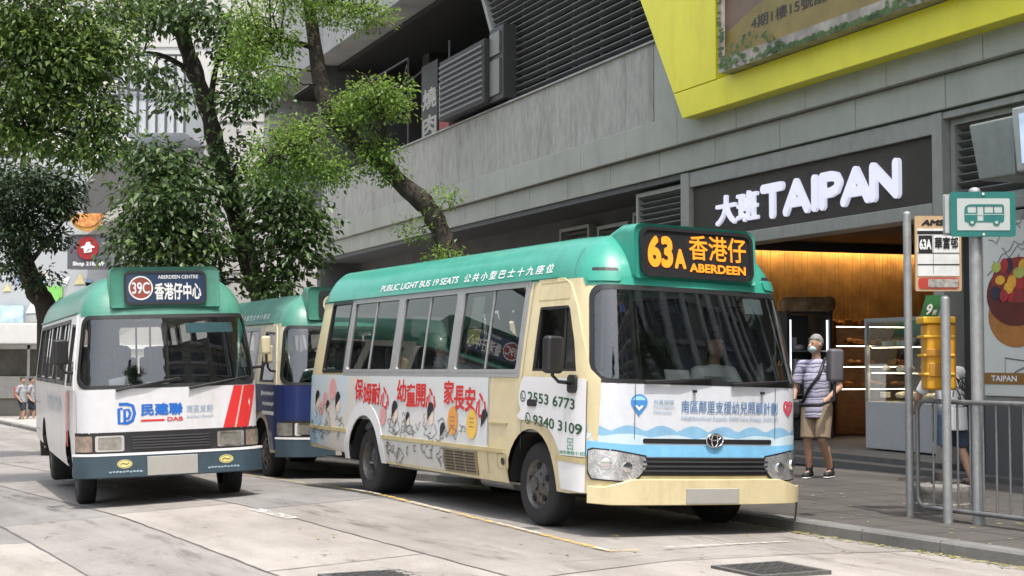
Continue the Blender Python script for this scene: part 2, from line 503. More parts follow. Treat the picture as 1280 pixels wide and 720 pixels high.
        for k in (.85, .6, .3, 0.):
            for p in last:
                c = np.array((min(max(p[0], -s.L + 1.2), -1.3), 0, p[2]))
                q = c + (p - c) * k; q[2] = p[2] + .045 * (1 - k * k); v.append(tuple(q))
        f = []; rows = len(zz) + 4
        for i in range(rows - 1):
            for k in range(n): f.append((i * n + k, i * n + (k + 1) % n, (i + 1) * n + (k + 1) % n, (i + 1) * n + k))
        m.raw(v, f); m.build('roof', roof_mat, s.root, smooth=True, fixn=False)
        # wheel wells and underbody
        for xw in (sp['xf'], sp['xr']):
            for sg in (-1, 1):
                m = MB(); a = [(xw + .475 * math.cos(R(t)), hub + .475 * math.sin(R(t))) for t in range(0, 181, 12)]
                v = [(x, sg * (s.W - .05), z) for x, z in a] + [(x, sg * (s.W - .45), z) for x, z in a]; k = len(a)
                m.raw(v, [(i, i + 1, k + i + 1, k + i) for i in range(k - 1)] + [tuple(range(k, 2 * k))])
                m.build('wheel_arch_liner', DARK, s.root, fixn=False)
        m = MB(); m.box(-6.75, -.45, -.50, .50, .30, .55)
        for x0, x1 in ((sp['xr'] + .52, sp['xf'] - .52), (-6.7, sp['xr'] - .52)): m.box(x0, x1, -.90, .90, .42 if x0 > -6 else .5, .55)
        m.build('underbody', DARK, s.root)
        m = MB(); m.path([(-2.2, -.62, .3), (-2.9, -.62, .3)], .07, 12); m.build('exhaust_silencer', GALV, s.root, smooth=True, auto=40)
        # windscreen
        m = MB(); patch(m, s.S, s.ws_out, [], .09, .002); m.build('windscreen', WSG, s.root, smooth=True, fixn=False)
        inner = rrect(-wu + .03, wu - .03, wsz[0] + .022, wsz[1] - .03, (.14, .14, .10, .10))
        s.slab('windscreen_seal', BLACK, [(a + math.copysign(.015, a), b) for a, b in rrect(-wu, wu, wsz[0] - .015, wsz[1] + .012, (.15, .15, .12, .12))], [inner], .09, .008, .006, side='u')
    def glaze(s, outline, side, frame=None, inset=.035, cross=None, mat=None, name='window'):
        """glass pane with its frame as a sub-part"""
        c = s.nu if side == 'n' else s.ku
        m = MB(); patch(m, s.S, c(outline), [], .14, -.012); g = m.build(name, mat or GLS, s.root, smooth=True, fixn=False)
        xs = [p[0] for p in outline]; zs = [p[1] for p in outline]; x0, x1, z0, z1 = min(xs), max(xs), min(zs), max(zs)
        cx, cz = (x0 + x1) / 2, (z0 + z1) / 2
        hole = [(cx + (x - cx) * (1 - 2 * inset / (x1 - x0)), cz + (z - cz) * (1 - 2 * inset / (z1 - z0))) for x, z in outline]
        out = [(cx + (x - cx) * (1 + .03 / (x1 - x0)), cz + (z - cz) * (1 + .03 / (z1 - z0))) for x, z in outline]
        m = MB(); patch(m, s.S, c(out), [c(hole)], .14, .008, .03)
        if cross:
            for xx in cross: patch(m, s.S, c([(xx - .008, z0 + .02), (xx + .008, z0 + .02), (xx + .008, z1 - .02), (xx - .008, z1 - .02)]), [], .2, .0, .02)
        fo = m.build('window_frame', frame or ALU, g, smooth=True, fixn=False); fo.data.set_sharp_from_angle(angle=R(38))
        return g
    def wheels(s, dual=True):
        sp = s.sp; r = sp['rw']; zo = sp.get('zo', 0.)
        for xw, front in ((sp['xf'], True), (sp['xr'], False)):
            for sg in (-1, 1):
                yo = sg * (s.W - .085)
                ty = MB(); w = .20 if front else .43
                pr = [(.215, 0), (.23, -.012), (.30, .0), (r - .035, .0), (r - .01, .022), (r, .045), (r, w - .04), (r - .02, w - .01), (.3, w), (.22, w)]
                ty.lathe([(a, -sg * h) for a, h in pr], (xw, yo, r + zo), 'y', 36)
                t = ty.build('wheel', RUB, s.root, smooth=True, auto=50)
                rm = MB()
                if front: pr = [(.218, .0), (.205, .02), (.19, .035), (.16, .02), (.11, .008), (.085, -.012), (.062, -.02), (.06, -.04), (.02, -.045), (.0, -.045)]
                else: pr = [(.218, .0), (.208, .02), (.2, .12), (.17, .13), (.10, .125), (.09, .07), (.06, .065), (.0, .06)]
                rm.lathe([(a, -sg * h) for a, h in pr], (xw, yo, r + zo), 'y', 32)
                for k in range(6):
                    a = 2 * math.pi * k / 6; rm.path([(xw + .1 * math.cos(a), yo - sg * (.02 if front else .13), r + zo + .1 * math.sin(a)), (xw + .1 * math.cos(a), yo + sg * (.012 if front else -.095), r + zo + .1 * math.sin(a))], .013, 6)
                rim = rm.build('rim', STEEL, t, smooth=True, auto=40)
                hl = MB()
                if front:
                    for k in range(5):
                        a = 2 * math.pi * (k + .3) / 5
                        hl.path([(xw + .152 * math.cos(a), yo - sg * .06, r + zo + .152 * math.sin(a)), (xw + .152 * math.cos(a), yo - sg * .0095, r + zo + .152 * math.sin(a))], .029, 12)
                    hl.build('rim_hole_disc', DARK, t, smooth=True, auto=40)  # black discs painted in for the shaded holes of the rim
    def interior(s, driver_side=-1):
        fl = MB(); fl.box(-6.7, -.5, -.90, .90, .32, .34); fl.build('cabin_floor', TRIM, s.root)
        db = MB()
        v = []; prof = [(-.14, 1.22), (-.35, 1.24), (-.62, 1.19), (-.68, 1.05), (-.68, .6)]
        k = len(prof); ys = (-.86, .86)
        db.raw([(x, y, z) for y in ys for x, z in prof], [tuple(range(k)), tuple(range(2 * k - 1, k - 1, -1))] + [(i, i + 1, k + i + 1, k + i) for i in range(k - 1)])
        db.build('dashboard', M('dash_grey', (.07, .07, .072), .6), s.root, bevel=.02)
        w = MB(); c = np.array((-.82, -.42, 1.22)); tl = R(35)
        e1 = np.array((0, 1, 0.)); e2 = np.array((-math.sin(tl), 0, math.cos(tl)))
        w.path([c + .2 * (math.cos(t) * e1 + math.sin(t) * e2) for t in np.linspace(0, 2 * math.pi, 25)], .015, 8)
        w.path([c - .19 * e1, c + .19 * e1], .014, 6); w.path([c, c + np.array((.22, 0, -.2))], .025, 8)
        w.build('steering_wheel', BLACK, s.root, smooth=True)
        proto = None
        for i, x in enumerate((-1.35, -2.15, -2.95, -3.75, -4.55, -5.35, -6.2)):
            for y in ((-.42, .45) if i == 0 else (-.72, -.27, .62) if i < 6 else (-.68, -.23, .23, .68)):
                if i == 0 and y > 0: continue
                if proto is None:
                    m = MB(); m.box(-.22, .22, -.2, .2, .34, .48); m.obox((-.26, 0, .86), (.055, 0, 0), (0, .2, 0), (-.07, 0, .40)); m.obox((-.345, 0, 1.32), (.045, 0, 0), (0, .13, 0), (-.01, 0, .09)); m.box(-.15, .15, -.16, .16, 0, .34)
                    proto = m.build('seat', SEATM, s.root, bevel=.035); o = proto
                else:
                    o = proto.copy(); COL.objects.link(o); o.parent = s.root
                o.location = (x, y, .34)
        m = MB()
        for y in (-.48, .42): m.path([(-1.9, y, 2.14), (-6.2, y, 2.14)], .014, 6)
        for x in (-2.3, -3.9, -5.4): m.path([(x, .3, .34), (x, .3, 2.2)], .014, 6)
        m.build('grab_rail', ALU, s.root)
    def mirror(s, p_mount, p_head, size, mat=None, yawd=0, z2=None):
        m = MB(); h = np.array(p_head); a = R(yawd)
        ex = np.array((math.cos(a), math.sin(a), 0)) * size[0] / 2; ey = np.array((-math.sin(a), math.cos(a), 0)) * size[1] / 2
        m.obox(h, ex, ey, (0, 0, size[2] / 2)); o = m.build('mirror', mat or BLACK, s.root, bevel=.03)
        m = MB(); b = np.array(p_mount); m.path([b, (b[0] + (h[0] - b[0]) * .7, b[1] + (h[1] - b[1]) * .7, b[2] + .01), (h[0], h[1], b[2] + .06), h], .016, 8); m.build('mirror_arm', BLACK, o, smooth=True)
        return o
    def wiper(s, pivot, tip):
        m = MB(); a = np.array(s.Fr(*pivot, .03)); b = np.array(s.Fr(*tip, .035))
        m.path([a, a + (b - a) * .5 + np.array((.02, 0, .0)), b], [.016, .012, .007], 6)
        mid = a + (b - a) * .42
        m.obox(mid + (b - mid) * .5 + np.array((-.012, 0, -.015)), (b - mid) * .55, (.008, 0, 0), (0, 0, .012))
        m.build('wiper', BLACK, s.root)
    def sign_box(s, mat, half, z0, z1, xf, back, zb_, rr=.08, half_b=None):
        """headsign housing lofted back into the roof"""
        half_b = half_b or half * .8
        secs = [(xf - .02, half - .02, z0, z1 - .02), (xf + .0, half, z0, z1), (xf - .25, half, z0, z1 + .005), (xf - back * .6, half * .92, z0, z1 - .08), (xf - back, half_b, z0 - .05, zb_)]
        v = []; n = None
        for i, (x, h, a, b) in enumerate(secs):
            lp = rrect(-h, h, a, b, (rr * .5, rr * .5, rr, rr), 4); n = len(lp); sl = (b - a)
            v += [(x - (.10 * (q - a) if i < 3 else 0), p, q) for p, q in lp]
        f = [tuple(range(n))] + [(i * n + k, i * n + (k + 1) % n, (i + 1) * n + (k + 1) % n, (i + 1) * n + k) for i in range(len(secs) - 1) for k in range(n)] + [tuple(range((len(secs) - 1) * n, len(secs) * n))]
        m = MB(); m.raw(v, f); o = m.build('sign_box', mat, s.root, smooth=True, auto=45)
        def fn(y, z, off=0.): return (xf - .10 * (z - z0) + off, y, z)
        return o, fn

SPEC_NEW = dict(W=1.06, zb=1.27, ze=2.13, rake=.22, hr=.40, ri=.30, fr=.25, ws=(1.265, 2.06), wsy=1.0, wsx=-.3, wsu=1.075, skirt=.36, zw=.36, rw=.365, xf=-1.165, xr=-5.08, cy=.30, cx=.34,
    near=[rrect(-6.45, -5.80, 1.33, 2.12, .03), rrect(-5.70, -4.38, 1.34, 2.11, .03), rrect(-4.26, -2.92, 1.34, 2.11, .03), rrect(-2.80, -1.47, 1.34, 2.11, .03), [(-1.16, 1.34), (-.36, 1.34), (-.40, 1.60), (-.50, 1.87), (-.54, 1.90), (-1.14, 1.90), (-1.16, 1.88)]],
    kerb=[rrect(-6.45, -5.80, 1.33, 2.12, .03), rrect(-5.70, -4.38, 1.34, 2.11, .03), rrect(-4.26, -2.92, 1.34, 2.11, .03), rrect(-2.80, -1.75, 1.34, 2.11, .03), rrect(-1.5, -.6, .75, 2.0, .05)])

# ================================================================== the cream minibus at the kerb
def build_near_bus():
    b = Bus('minibus', 'cream minibus with green roof, orange lit 63A sign and pale blue front at the kerb', (1.61, 13.07), .47, -.01, -.032, -.004, SPEC_NEW)
    rt = b.root; b.shell(CREAM, GREEN); b.wheels(); b.interior()
    for i, w in enumerate(SPEC_NEW['near'][:4]):
        x0, x1 = w[-1][0], w[6][0]
        xs = [p[0] for p in w]; mid = (min(xs) + max(xs)) / 2
        b.glaze(w, 'n', BLACK if i == 0 else ALU, .016, None if i == 0 else [mid])
    for w in SPEC_NEW['kerb'][:4]: b.glaze(w, 'k')
    b.glaze(SPEC_NEW['kerb'][4], 'k', BLACK)
    # alu strip joining the three framed panes
    b.slab('window_surround', ALU, rrect(-5.78, -1.405, 1.285, 2.17, .03), [rrect(w[-1][0] - .02 if 0 else min(p[0] for p in w) - .012, max(p[0] for p in w) + .012, 1.328, 2.122, .02) for w in SPEC_NEW['near'][1:4]], .16, .006, .004, side='n')
    # driver's door: raised panel, its pane, handle
    dx = [(-1.29, .50), (-1.29, 2.08), (-1.24, 2.145), (-.70, 2.145), (-.50, 2.09), (-.36, 1.9), (-.20, 1.36), (-.13, 1.28), (-.14, .78), (-.62, .78), (-.72, .90), (-1.05, .95), (-1.29, .93)]
    dx = dx[1:]
    win = SPEC_NEW['near'][4]
    dr = b.slab('door', CREAM, dx, [win], .09, .012, .012, side='n')
    g = b.glaze(win, 'n', BLACK, .022, [-.62]); g.parent = dr
    b.slab('door_top_panel', CREAMD, rrect(-1.2, -.50, 1.955, 2.115, (.02, .02, .1, .03)), [rrect(-1.19, -.51, 1.965, 2.105, (.02, .02, .09, .025))], .1, .0145, .003, side='n', parent=dr)
    b.slab('handle', BLACK, rrect(-1.19, -1.03, 1.035, 1.095, .025), [], .06, .03, .02, side='n', parent=dr)
    # white swoosh round the phone numbers
    def bez(p, q, r_, n=9): return [((1 - t) ** 2 * p[0] + 2 * t * (1 - t) * q[0] + t * t * r_[0], (1 - t) ** 2 * p[1] + 2 * t * (1 - t) * q[1] + t * t * r_[1]) for t in np.linspace(0, 1, n)]
    xc = float(np.interp(1.105, b.u, b.P[:, 0]))
    sw = [(xc, 1.275), (-.55, 1.285), (-1.0, 1.29)] + bez((-1.30, 1.295), (-1.44, 1.12), (-1.33, 1.0)) + bez((-1.42, .96), (-1.38, .90), (-1.20, .915))[1:] + bez((-1.0, .915), (-.72, .86), (-.60, .64))[1:] + [(xc, .64)]
    b.slab('white_swoosh', WHITE, sw, [], .07, .0155, .0, side='n')
    b.slab('wing_panel', WHITE, [(-.60, .36), (xc, .35), (xc, .585), (-.64, .60)], [], .07, .012, .0, side='n')
    b.slab('side_moulding', CREAMD, [(-.68, .60), (xc, .585), (xc, .63), (-.66, .64)], [], .08, .018, .016, side='n')
    b.slab('side_moulding', CREAMD, [(-4.55, .62), (-1.66, .605), (-1.66, .64), (-4.55, .66)], [], .12, .016, .014, side='n')
    b.slab('side_moulding', CREAMD, [(-6.85, .66), (-5.58, .65), (-5.58, .69), (-6.85, .70)], [], .12, .016, .014, side='n')
    b.slab('crease', CREAMD, [(-1.98, .86), (-1.62, .86), (-1.60, .875), (-1.98, .875)], [], .12, .012, .01, side='n')
    b.slab('fuel_flap', CREAMD, rrect(-1.80, -1.58, .46, .60, .03), [rrect(-1.795, -1.585, .465, .595, .027)], .1, .008, .004, side='n')
    b.deco('fuel_lock', BLACK, lambda m: patch(m, b.N, ellipse(-1.68, .53, .035, .035, 14), [], .05, .01))
    def phone(m):
        letters(m, b.N, '2553 6773', -1.20, -.36, 1.075, 1.165, .018, .02, slope=-.055)
        letters(m, b.N, '9340 3109', -1.09, -.26, .875, .965, .018, .02, slope=-.06)
        for x, z in ((-1.29, 1.12), (-1.19, .93)):
            stroke(m, b.N, ellipse(x, z, .045, .045, 16), .012, .018, True); stroke(m, b.N, [(x - .02, z + .02), (x - .01, z - .015), (x + .02, z - .02)], .014, .0182)
    b.deco('phone_numbers', M('dark_green_print', (.02, .09, .04), .5), phone)
    gp = M('green_print', (.03, .3, .16), .5)
    def emb(m):
        for k in range(4): stroke(m, b.N, [(-.42 + .04 * math.cos(R(90 * k + t)) * (1 if t != 45 else 1.6), .74 + .04 * math.sin(R(90 * k + t)) * (1 if t != 45 else 1.6)) for t in (10, 45, 80)], .012, .018)
        stroke(m, b.N, ellipse(-.42, .74, .018, .018, 10), .008, .018, True)
        letters(m, b.N, '綠色專線小巴', -.60, -.22, .652, .682, .019, .01)
    b.deco('green_emblem', gp, emb)
    # roof lettering
    def rtxt(m):
        letters(m, b.N, 'PUBLIC LIGHT BUS 19 SEATS', -5.02, -3.02, 2.205, 2.275, .004, .012)
        letters(m, b.N, '公共小型巴士十九座位', -2.88, -1.04, 2.20, 2.285, .004, .015, 1.5)
    b.deco('roof_lettering', WHT, rtxt)
    b.slab('gutter', GREEN, [(-6.8, 2.150), (-.85, 2.150), (-.85, 2.166), (-6.8, 2.166)], [], .2, .02, .018, side='n')
    # side wrap: sky-blue fading print with children, slogan
    wrapm = bpy.data.materials.new('side_print'); wrapm.use_nodes = True
    t = wrapm.node_tree; p = t.nodes['Principled BSDF']; p.inputs['Roughness'].default_value = .35; p.inputs['Coat Weight'].default_value = .2
    tc = t.nodes.new('ShaderNodeTexCoord'); sx = t.nodes.new('ShaderNodeSeparateXYZ'); t.links.new(tc.outputs['Object'], sx.inputs[0])
    nz = t.nodes.new('ShaderNodeTexNoise'); nz.inputs['Scale'].default_value = 1.6; nz.inputs['Detail'].default_value = 3; t.links.new(tc.outputs['Object'], nz.inputs['Vector'])
    m1 = t.nodes.new('ShaderNodeMath'); m1.operation = 'MULTIPLY_ADD'; m1.inputs[1].default_value = .22; m1.inputs[2].default_value = 1.55; t.links.new(sx.outputs['X'], m1.inputs[0])
    m2 = t.nodes.new('ShaderNodeMath'); m2.operation = 'ADD'; t.links.new(m1.outputs[0], m2.inputs[0]); t.links.new(nz.outputs['Fac'], m2.inputs[1])
    rp = t.nodes.new('ShaderNodeValToRGB'); t.links.new(m2.outputs[0], rp.inputs[0])
    e = rp.color_ramp.elements; e[0].position = .42; e[0].color = (.26, .47, .66, 1); e[1].position = 1.; e[1].color = (.66, .68, .68, 1)
    q = e.new(.62); q.color = (.56, .67, .75, 1); q = e.new(.82); q.color = (.68, .64, .56, 1)
    t.links.new(rp.outputs[0], p.inputs['Base Color'])
    wr = [(-6.86, .50), (-5.66, .42), (-5.60, .62), (-5.50, .78), (-5.34, .90), (-5.08, .96), (-4.82, .90), (-4.66, .78), (-4.56, .60), (-4.50, .39), (-2.32, .37), (-2.36, .62), (-1.985, .62), (-1.985, 1.29), (-6.86, 1.29)]
    w0 = b.slab('side_print', wrapm, wr, [rrect(-2.98, -2.2, .36, .60, .0)], .09, .005, .0, side='n')
    b.slab('side_print', M('lower_print', (.58, .58, .56), .4, var=.08), [(-4.5, .39), (-2.32, .37), (-2.4, .60), (-4.54, .615)], [rrect(-2.98, -2.2, .345, .598, .0)], .1, .0065, 0, side='n')
    b.slab('arch_trim', WHITE, ellipse(-5.08, .36, .60, .64, 22, 0, 180), [ellipse(-5.08, .355, .472, .50, 22, -4, 184)], .08, .01, .008, side='n')
    SLG = (('保姆耐心', -5.36, -4.36, -.02), ('幼童開心', -4.16, -3.16, -.02), ('家長安心', -2.98, -2.02, -.03))
    def slog(m, bold, off, ph):
        for txt, x0, x1, sl in (ph,):
            for i, ch in enumerate(txt):
                a = x0 + (x1 - x0) * i / 4
                letters(m, b.N, ch, a, a + (x1 - x0) * .245, 1.015 + sl * i - (.02 if i % 2 else 0), 1.25 + sl * i - (.02 if i % 2 else 0), off, bold)
    for ph in SLG:
        so_ = b.deco('slogan', RED, lambda m: slog(m, .03, .011, ph)); b.deco('slogan_outline', WHT, lambda m: slog(m, .058, .0085, ph), parent=so_)
    rs = random.Random(3)
    heads = [(-6.55, 1.02, .09), (-6.2, .93, .07), (-5.88, 1.0, .10), (-4.2, .93, .10), (-3.85, .86, .06), (-3.28, .93, .10), (-2.98, .76, .08), (-2.06, .90, .09)]
    skin = M('print_skin', (.75, .62, .5), .5); pink = M('print_pink', (.72, .36, .36), .5, var=.15); org = M('print_orange', (.75, .33, .08), .5, var=.12); yel = M('print_yellow', (.8, .5, .09), .5, var=.1)
    def faces(m):
        for x, z, r in heads[:-2]: patch(m, b.N, ellipse(x + r * .15, z - r * .5, r * .62, r * .8, 14), [], .1, .0125)
    b.deco('printed_faces', skin, faces)
    def hair(m):
        for x, z, r in heads: patch(m, b.N, ellipse(x, z, r * .8, r, 16, 20, 205) + [(x - r * .85, z - r * .9), (x - r * .35, z - r * .5)], [], .1, .014)
    b.deco('printed_hair', INK, hair)
    for x, z, r in ((-6.3, 1.02, .07), (-6.06, 1.13, .11), (-6.42, .9, .07), (-4.52, .86, .09)): b.deco('printed_flower', pink, lambda m: patch(m, b.N, ellipse(x, z, r, r * 1.1, 18), [], .1, .0125))
    b.deco('printed_circles', org, lambda m: patch(m, b.N, ellipse(-2.76, .86, .115, .14, 22), [], .1, .0125))
    b.deco('printed_circles', yel, lambda m: patch(m, b.N, ellipse(-2.33, .84, .115, .14, 22), [], .1, .0125))
    def doodle(m):
        for i in range(64):
            lo = i % 2
            x = rs.uniform(-4.4, -2.5) if i < 40 else rs.uniform(-6.75, -5.75)
            z = (rs.uniform(.42, .58) if lo else rs.uniform(.68, .84)) if i < 40 else rs.uniform(.55, .85)
            if -3.0 < x < -2.15 and z < .62: continue
            r = rs.uniform(.03, .08); a0 = rs.uniform(0, 360)
            pts = [(x + r * (1 + .5 * math.sin(3 * R(t) + i)) * math.cos(R(a0 + t)), z + min(r, .06) * (1 + .4 * math.sin(2 * R(t) + i)) * math.sin(R(a0 + t))) for t in range(0, rs.choice((160, 220, 300)), 25)]
            stroke(m, b.N, pts, .011, .014)
        for x, z, r in heads[3:6]:
            stroke(m, b.N, [(x - r, z - r * 1.1), (x - r * 1.5, z - r * 2.2), (x + r * .4, z - r * 2.6), (x + r * 1.6, z - r * 2.0), (x + r * .9, z - r * 1.1)], .012, .0142)
        for x, c in ((-2.76, 0), (-2.33, 0)):
            for k in range(3): stroke(m, b.N, [(x - .05, .90 - .04 * k), (x + .05, .895 - .04 * k)], .008, .0148)
    b.deco('printed_line_drawing', M('print_grey', (.16, .15, .14), .6), doodle)
    # side vent
    vt = b.slab('side_vent', M('vent_brown', (.25, .2, .12), .5), rrect(-2.95, -2.22, .37, .59, .01), [], .1, .012, .01, side='n')
    def lou(m):
        for k in range(7):
            z = .395 + .028 * k
            for x0 in (-2.92, -2.69, -2.46): patch(m, b.N, [(x0, z), (x0 + .2, z), (x0 + .2, z + .013), (x0, z + .013)], [], .2, .016)
    b.deco('vent_slots', INK, lou, parent=vt)
    # front face: white and pale blue print
    z0 = 1.262
    wu = 1.10
    b.slab('front_print', M('front_white', (.63, .66, .72), .36, var=.05, coat=.25, grime=.12), [(-wu, .645), (wu, .645), (wu, 1.25), (-wu, 1.25)], [], .08, .006, 0, side='u')
    def wave(z, amp, per, a, c, ph=0):
        n = 64; return [(-wu, a)] + [(wu, a)] + [(wu - 2 * wu * i / n, z + c * abs((wu - 2 * wu * i / n) / wu) + amp * abs(math.sin(math.pi * ((wu - 2 * wu * i / n) / per + ph)))) for i in range(n + 1)]
    b.slab('front_wave', M('wave_mid_blue', (.24, .46, .66), .35), wave(.86, .05, .30, .66, -.0), [], .08, .009, 0, side='u')
    b.slab('front_wave', M('wave_pale', (.56, .70, .80), .35), wave(.80, .028, .42, .662, .02, .3), [], .08, .011, 0, side='u')
    b.slab('front_wave', M('wave_sky_blue', (.20, .50, .78), .35), [(-wu, .655), (wu, .655), (wu, .775), (.7, .752), (-.7, .752), (-wu, .775)], [], .08, .0135, .0, side='u')
    def ft(m):
        letters(m, b.Fr, '南區鄰里支援幼兒照顧計劃', -.27, .73, 1.02, 1.125, .012, .012)
    b.deco('front_lettering', M('slate_blue_print', (.12, .22, .4), .5), ft)
    b.deco('front_small_lettering', M('grey_blue_print', (.3, .4, .52), .5), lambda m: (letters(m, b.Fr, 'Neighbourhood Support Child Care Project (NSCCP)', -.27, .74, .955, .995, .012, .01), letters(m, b.Fr, '社區服務', -.53, -.34, 1.09, 1.125, .012, .01), letters(m, b.Fr, 'Mutual Neighbour', -.53, -.33, 1.05, 1.075, .012, .01), letters(m, b.Fr, 'Child Centre', -.53, -.36, 1.01, 1.035, .012, .01)))
    def drop(m, r, off): patch(m, b.Fr, ellipse(-.66, 1.10, .075 * r, .065 * r, 20, -20, 200) + [(-.66, 1.10 - .115 * r)], [], .06, off)
    b.deco('drop_logo', M('drop_blue', (.06, .25, .6), .4), lambda m: drop(m, 1, .012))
    b.deco('drop_logo', WHT, lambda m: patch(m, b.Fr, [(-.70, 1.07), (-.66, 1.03), (-.62, 1.07), (-.64, 1.075), (-.66, 1.055), (-.68, 1.075)], [], .05, .014))
    b.deco('drop_logo', M('drop_pale', (.3, .6, .8), .4), lambda m: patch(m, b.Fr, ellipse(-.66, 1.115, .055, .035, 16, 0, 180), [], .05, .0135))
    hp = [(.16 * math.sin(R(t)) ** 3, .13 * math.cos(R(t)) - .05 * math.cos(2 * R(t)) - .02 * math.cos(3 * R(t)) - .01 * math.cos(4 * R(t))) for t in range(0, 360, 15)]
    b.deco('heart_logo', M('heart_red', (.65, .05, .1), .4), lambda m: (stroke(m, b.Fr, [(.86 + x * .36, 1.08 + y * .42) for x, y in hp], .018, .012, True), stroke(m, b.Fr, [(.86 + x * .16, 1.075 + y * .2) for x, y in hp], .014, .012, True)))
    b.slab('bonnet_vent', BLACK, rrect(-.62, .66, .765, .805, .015), [], .1, .016, .01)
    em = MB(); c = np.array(b.Fr(.05, .795, .03))
    for rx, rz, dz in ((.082, .056, 0), (.03, .054, 0), (.058, .022, .024)):
        em.path([c + np.array((0, rx * math.cos(t), dz + rz * math.sin(t))) for t in np.linspace(0, 2 * math.pi, 29)], .0062, 8)
    em.build('emblem', CHROME, rt, smooth=True)
    em = MB(); em.path([c + np.array((-.03, 0, 0)), c + np.array((-.005, 0, 0))], [.08, .078], 24, squash=(1, 1, .7)); em.build('emblem_backing', BLACK, rt, smooth=True, auto=40)
    gr = b.slab('grille', BLACK, [(-.66, .645), (.66, .645), (.62, .50), (-.62, .50)], [], .1, .010, .02)
    b.deco('grille_bar', M('grille_bar', (.05, .05, .055), .35), lambda m: [patch(m, b.Fr, [(-.62, z), (.62, z), (.62, z + .014), (-.62, z + .014)], [], .2, .022, .02) for z in (.535, .572, .61)], parent=gr)
    for sg in (-1, 1):
        lp = [(.60, .655), (.88, .70), (1.03, .71), (1.075, .695), (1.075, .53), (1.04, .475), (.72, .455), (.65, .50), (.58, .58)]
        pts = [(sg * x, z) for x, z in lp]
        if sg < 0: pts = pts[::-1]
        hl = b.slab('headlight', LENS, pts, [], .05, .018, .03, side='u')
        lm = MB()
        for uu, zz, rr_ in ((.76, .57, .045), (.93, .595, .05)):
            c = np.array(b.S(sg * uu, zz, .012)); d = np.array(b.S(sg * uu, zz, .034)) - c
            lm.path([c, c + d * .9, c + d], [rr_, rr_ * .92, rr_ * .6], 16)
        lm.build('lamp_reflector', CHROME, hl, smooth=True, auto=30)
        ins = [(.10 * 0 + x * .86 + .13, .585 + (z - .585) * .82) for x, z in lp]
        ins = [(sg * x, z) for x, z in ins]
        if sg < 0: ins = ins[::-1]
        b.slab('lamp_bezel', BLACK, [(p[0] + sg * (.012 if abs(p[0]) > .9 else -.012), p[1] + (.012 if p[1] > .58 else -.012)) for p in pts], [pts], .06, .014, .02, side='u', parent=hl)
    # bumper
    bp = [(-1.06, .275), (-.9, .265), (.9, .265), (1.06, .275), (1.06, .412), (.94, .41), (.72, .475), (-.72, .475), (-.94, .41), (-1.06, .412)]
    bu = b.slab('bumper', CREAM, bp, [], .07, .06, .07, side='u'); soften(bu, .022)
    m = MB(); v = []; pl = b.Fr(0, .36, .06); m.box(pl[0] - .02, pl[0] + .012, -.24, .28, .275, .40); m.build('number_plate', PLATE, rt, bevel=.004)
    m = MB(); p = np.array(b.S(.95, .27, .06)); m.path([p, p + np.array((-.02, .0, -.16))], .008, 6); m.build('earth_strap', RUB, rt)
    # headsign
    sb, fn = b.sign_box(GREEN, .615, 2.13, 2.60, -.20, 1.15, 2.50)
    m = MB(); patch(m, fn, rrect(-.555, .555, 2.165, 2.565, .06), [], .2, .014, .012); dp = m.build('display', BLACK, sb, fixn=False)
    m = MB(); patch(m, fn, rrect(-.57, .57, 2.152, 2.575, .08), [rrect(-.535, .535, 2.182, 2.545, .06)], .2, .03, .028); m.build('display_frame', BLACK, sb, fixn=False)
    def led(m):
        letters(m, fn, '63', -.50, -.25, 2.23, 2.50, .02, .045); letters(m, fn, 'A', -.235, -.12, 2.23, 2.40, .02, .045)
        letters(m, fn, '香港仔', -.085, .50, 2.315, 2.53, .02, .012); letters(m, fn, 'ABERDEEN', -.085, .49, 2.21, 2.285, .02, .035)
    b.deco('display_lettering', LED, led, parent=dp)
    m = MB()
    for sg in (-1, 1):                                # forehead vents beside the sign
        patch(m, b.S, [(sg * x, z) for x, z in rrect(.82, 1.06, 2.185, 2.215, .01)], [], .06, .010, .0)
    m.build('roof_vent', INK, rt, fixn=False)
    for sg in (-1, 1):
        pts = [(sg * x, z) for x, z in rrect(.80, 1.10, 2.10, 2.185, .03)]
        b.slab('vent_scoop', GREEN, pts if sg > 0 else pts[::-1], [], .06, .022, .03, side='u')
    b.slab('forehead', GREEN, [(-1.13, 2.066), (1.13, 2.066), (1.16, 2.14), (-1.16, 2.14)], [], .08, .006, 0, side='u')
    def seams(m):
        for pts in ([(-1.335, .66), (-1.335, 2.13)], [(-2.0, .66), (-2.0, 1.28)], [(-1.985, .40), (-1.985, .60)], [(-6.86, .50), (-6.86, 1.30)], [(-4.38, .64), (-4.38, .40)], [(-1.62, .38), (-1.62, .60)]): stroke(m, b.N, [(pts[0][0] + (pts[1][0] - pts[0][0]) * i / 12, pts[0][1] + (pts[1][1] - pts[0][1]) * i / 12) for i in range(13)], .006, .0075)
        for sg in (-1, 1):
            stroke(m, b.S, [(sg * 1.102, .66 + .05 * i) for i in range(13)], .007, .0175)
            stroke(m, b.S, [(sg * .70, .80 + .045 * i) for i in range(11)], .005, .016)
            stroke(m, b.S, [(sg * 1.32, 2.15 + .026 * i) for i in range(11)], .006, .004)
        stroke(m, b.S, [(-1.09 + .0948 * i, .648) for i in range(24)], .006, .0165)
    b.deco('panel_seam', SEAM, seams)
    b.wiper((-.62, 1.262), (.0, 1.31)); b.wiper((.22, 1.262), (.84, 1.31))
    for y in (-.15, .55): b.deco('washer_jet', BLACK, lambda m: m.box(*(lambda p: (p[0], p[0] + .03, p[1] - .015, p[1] + .015, p[2] - .01, p[2] + .01))(b.Fr(y, 1.2, .005))))
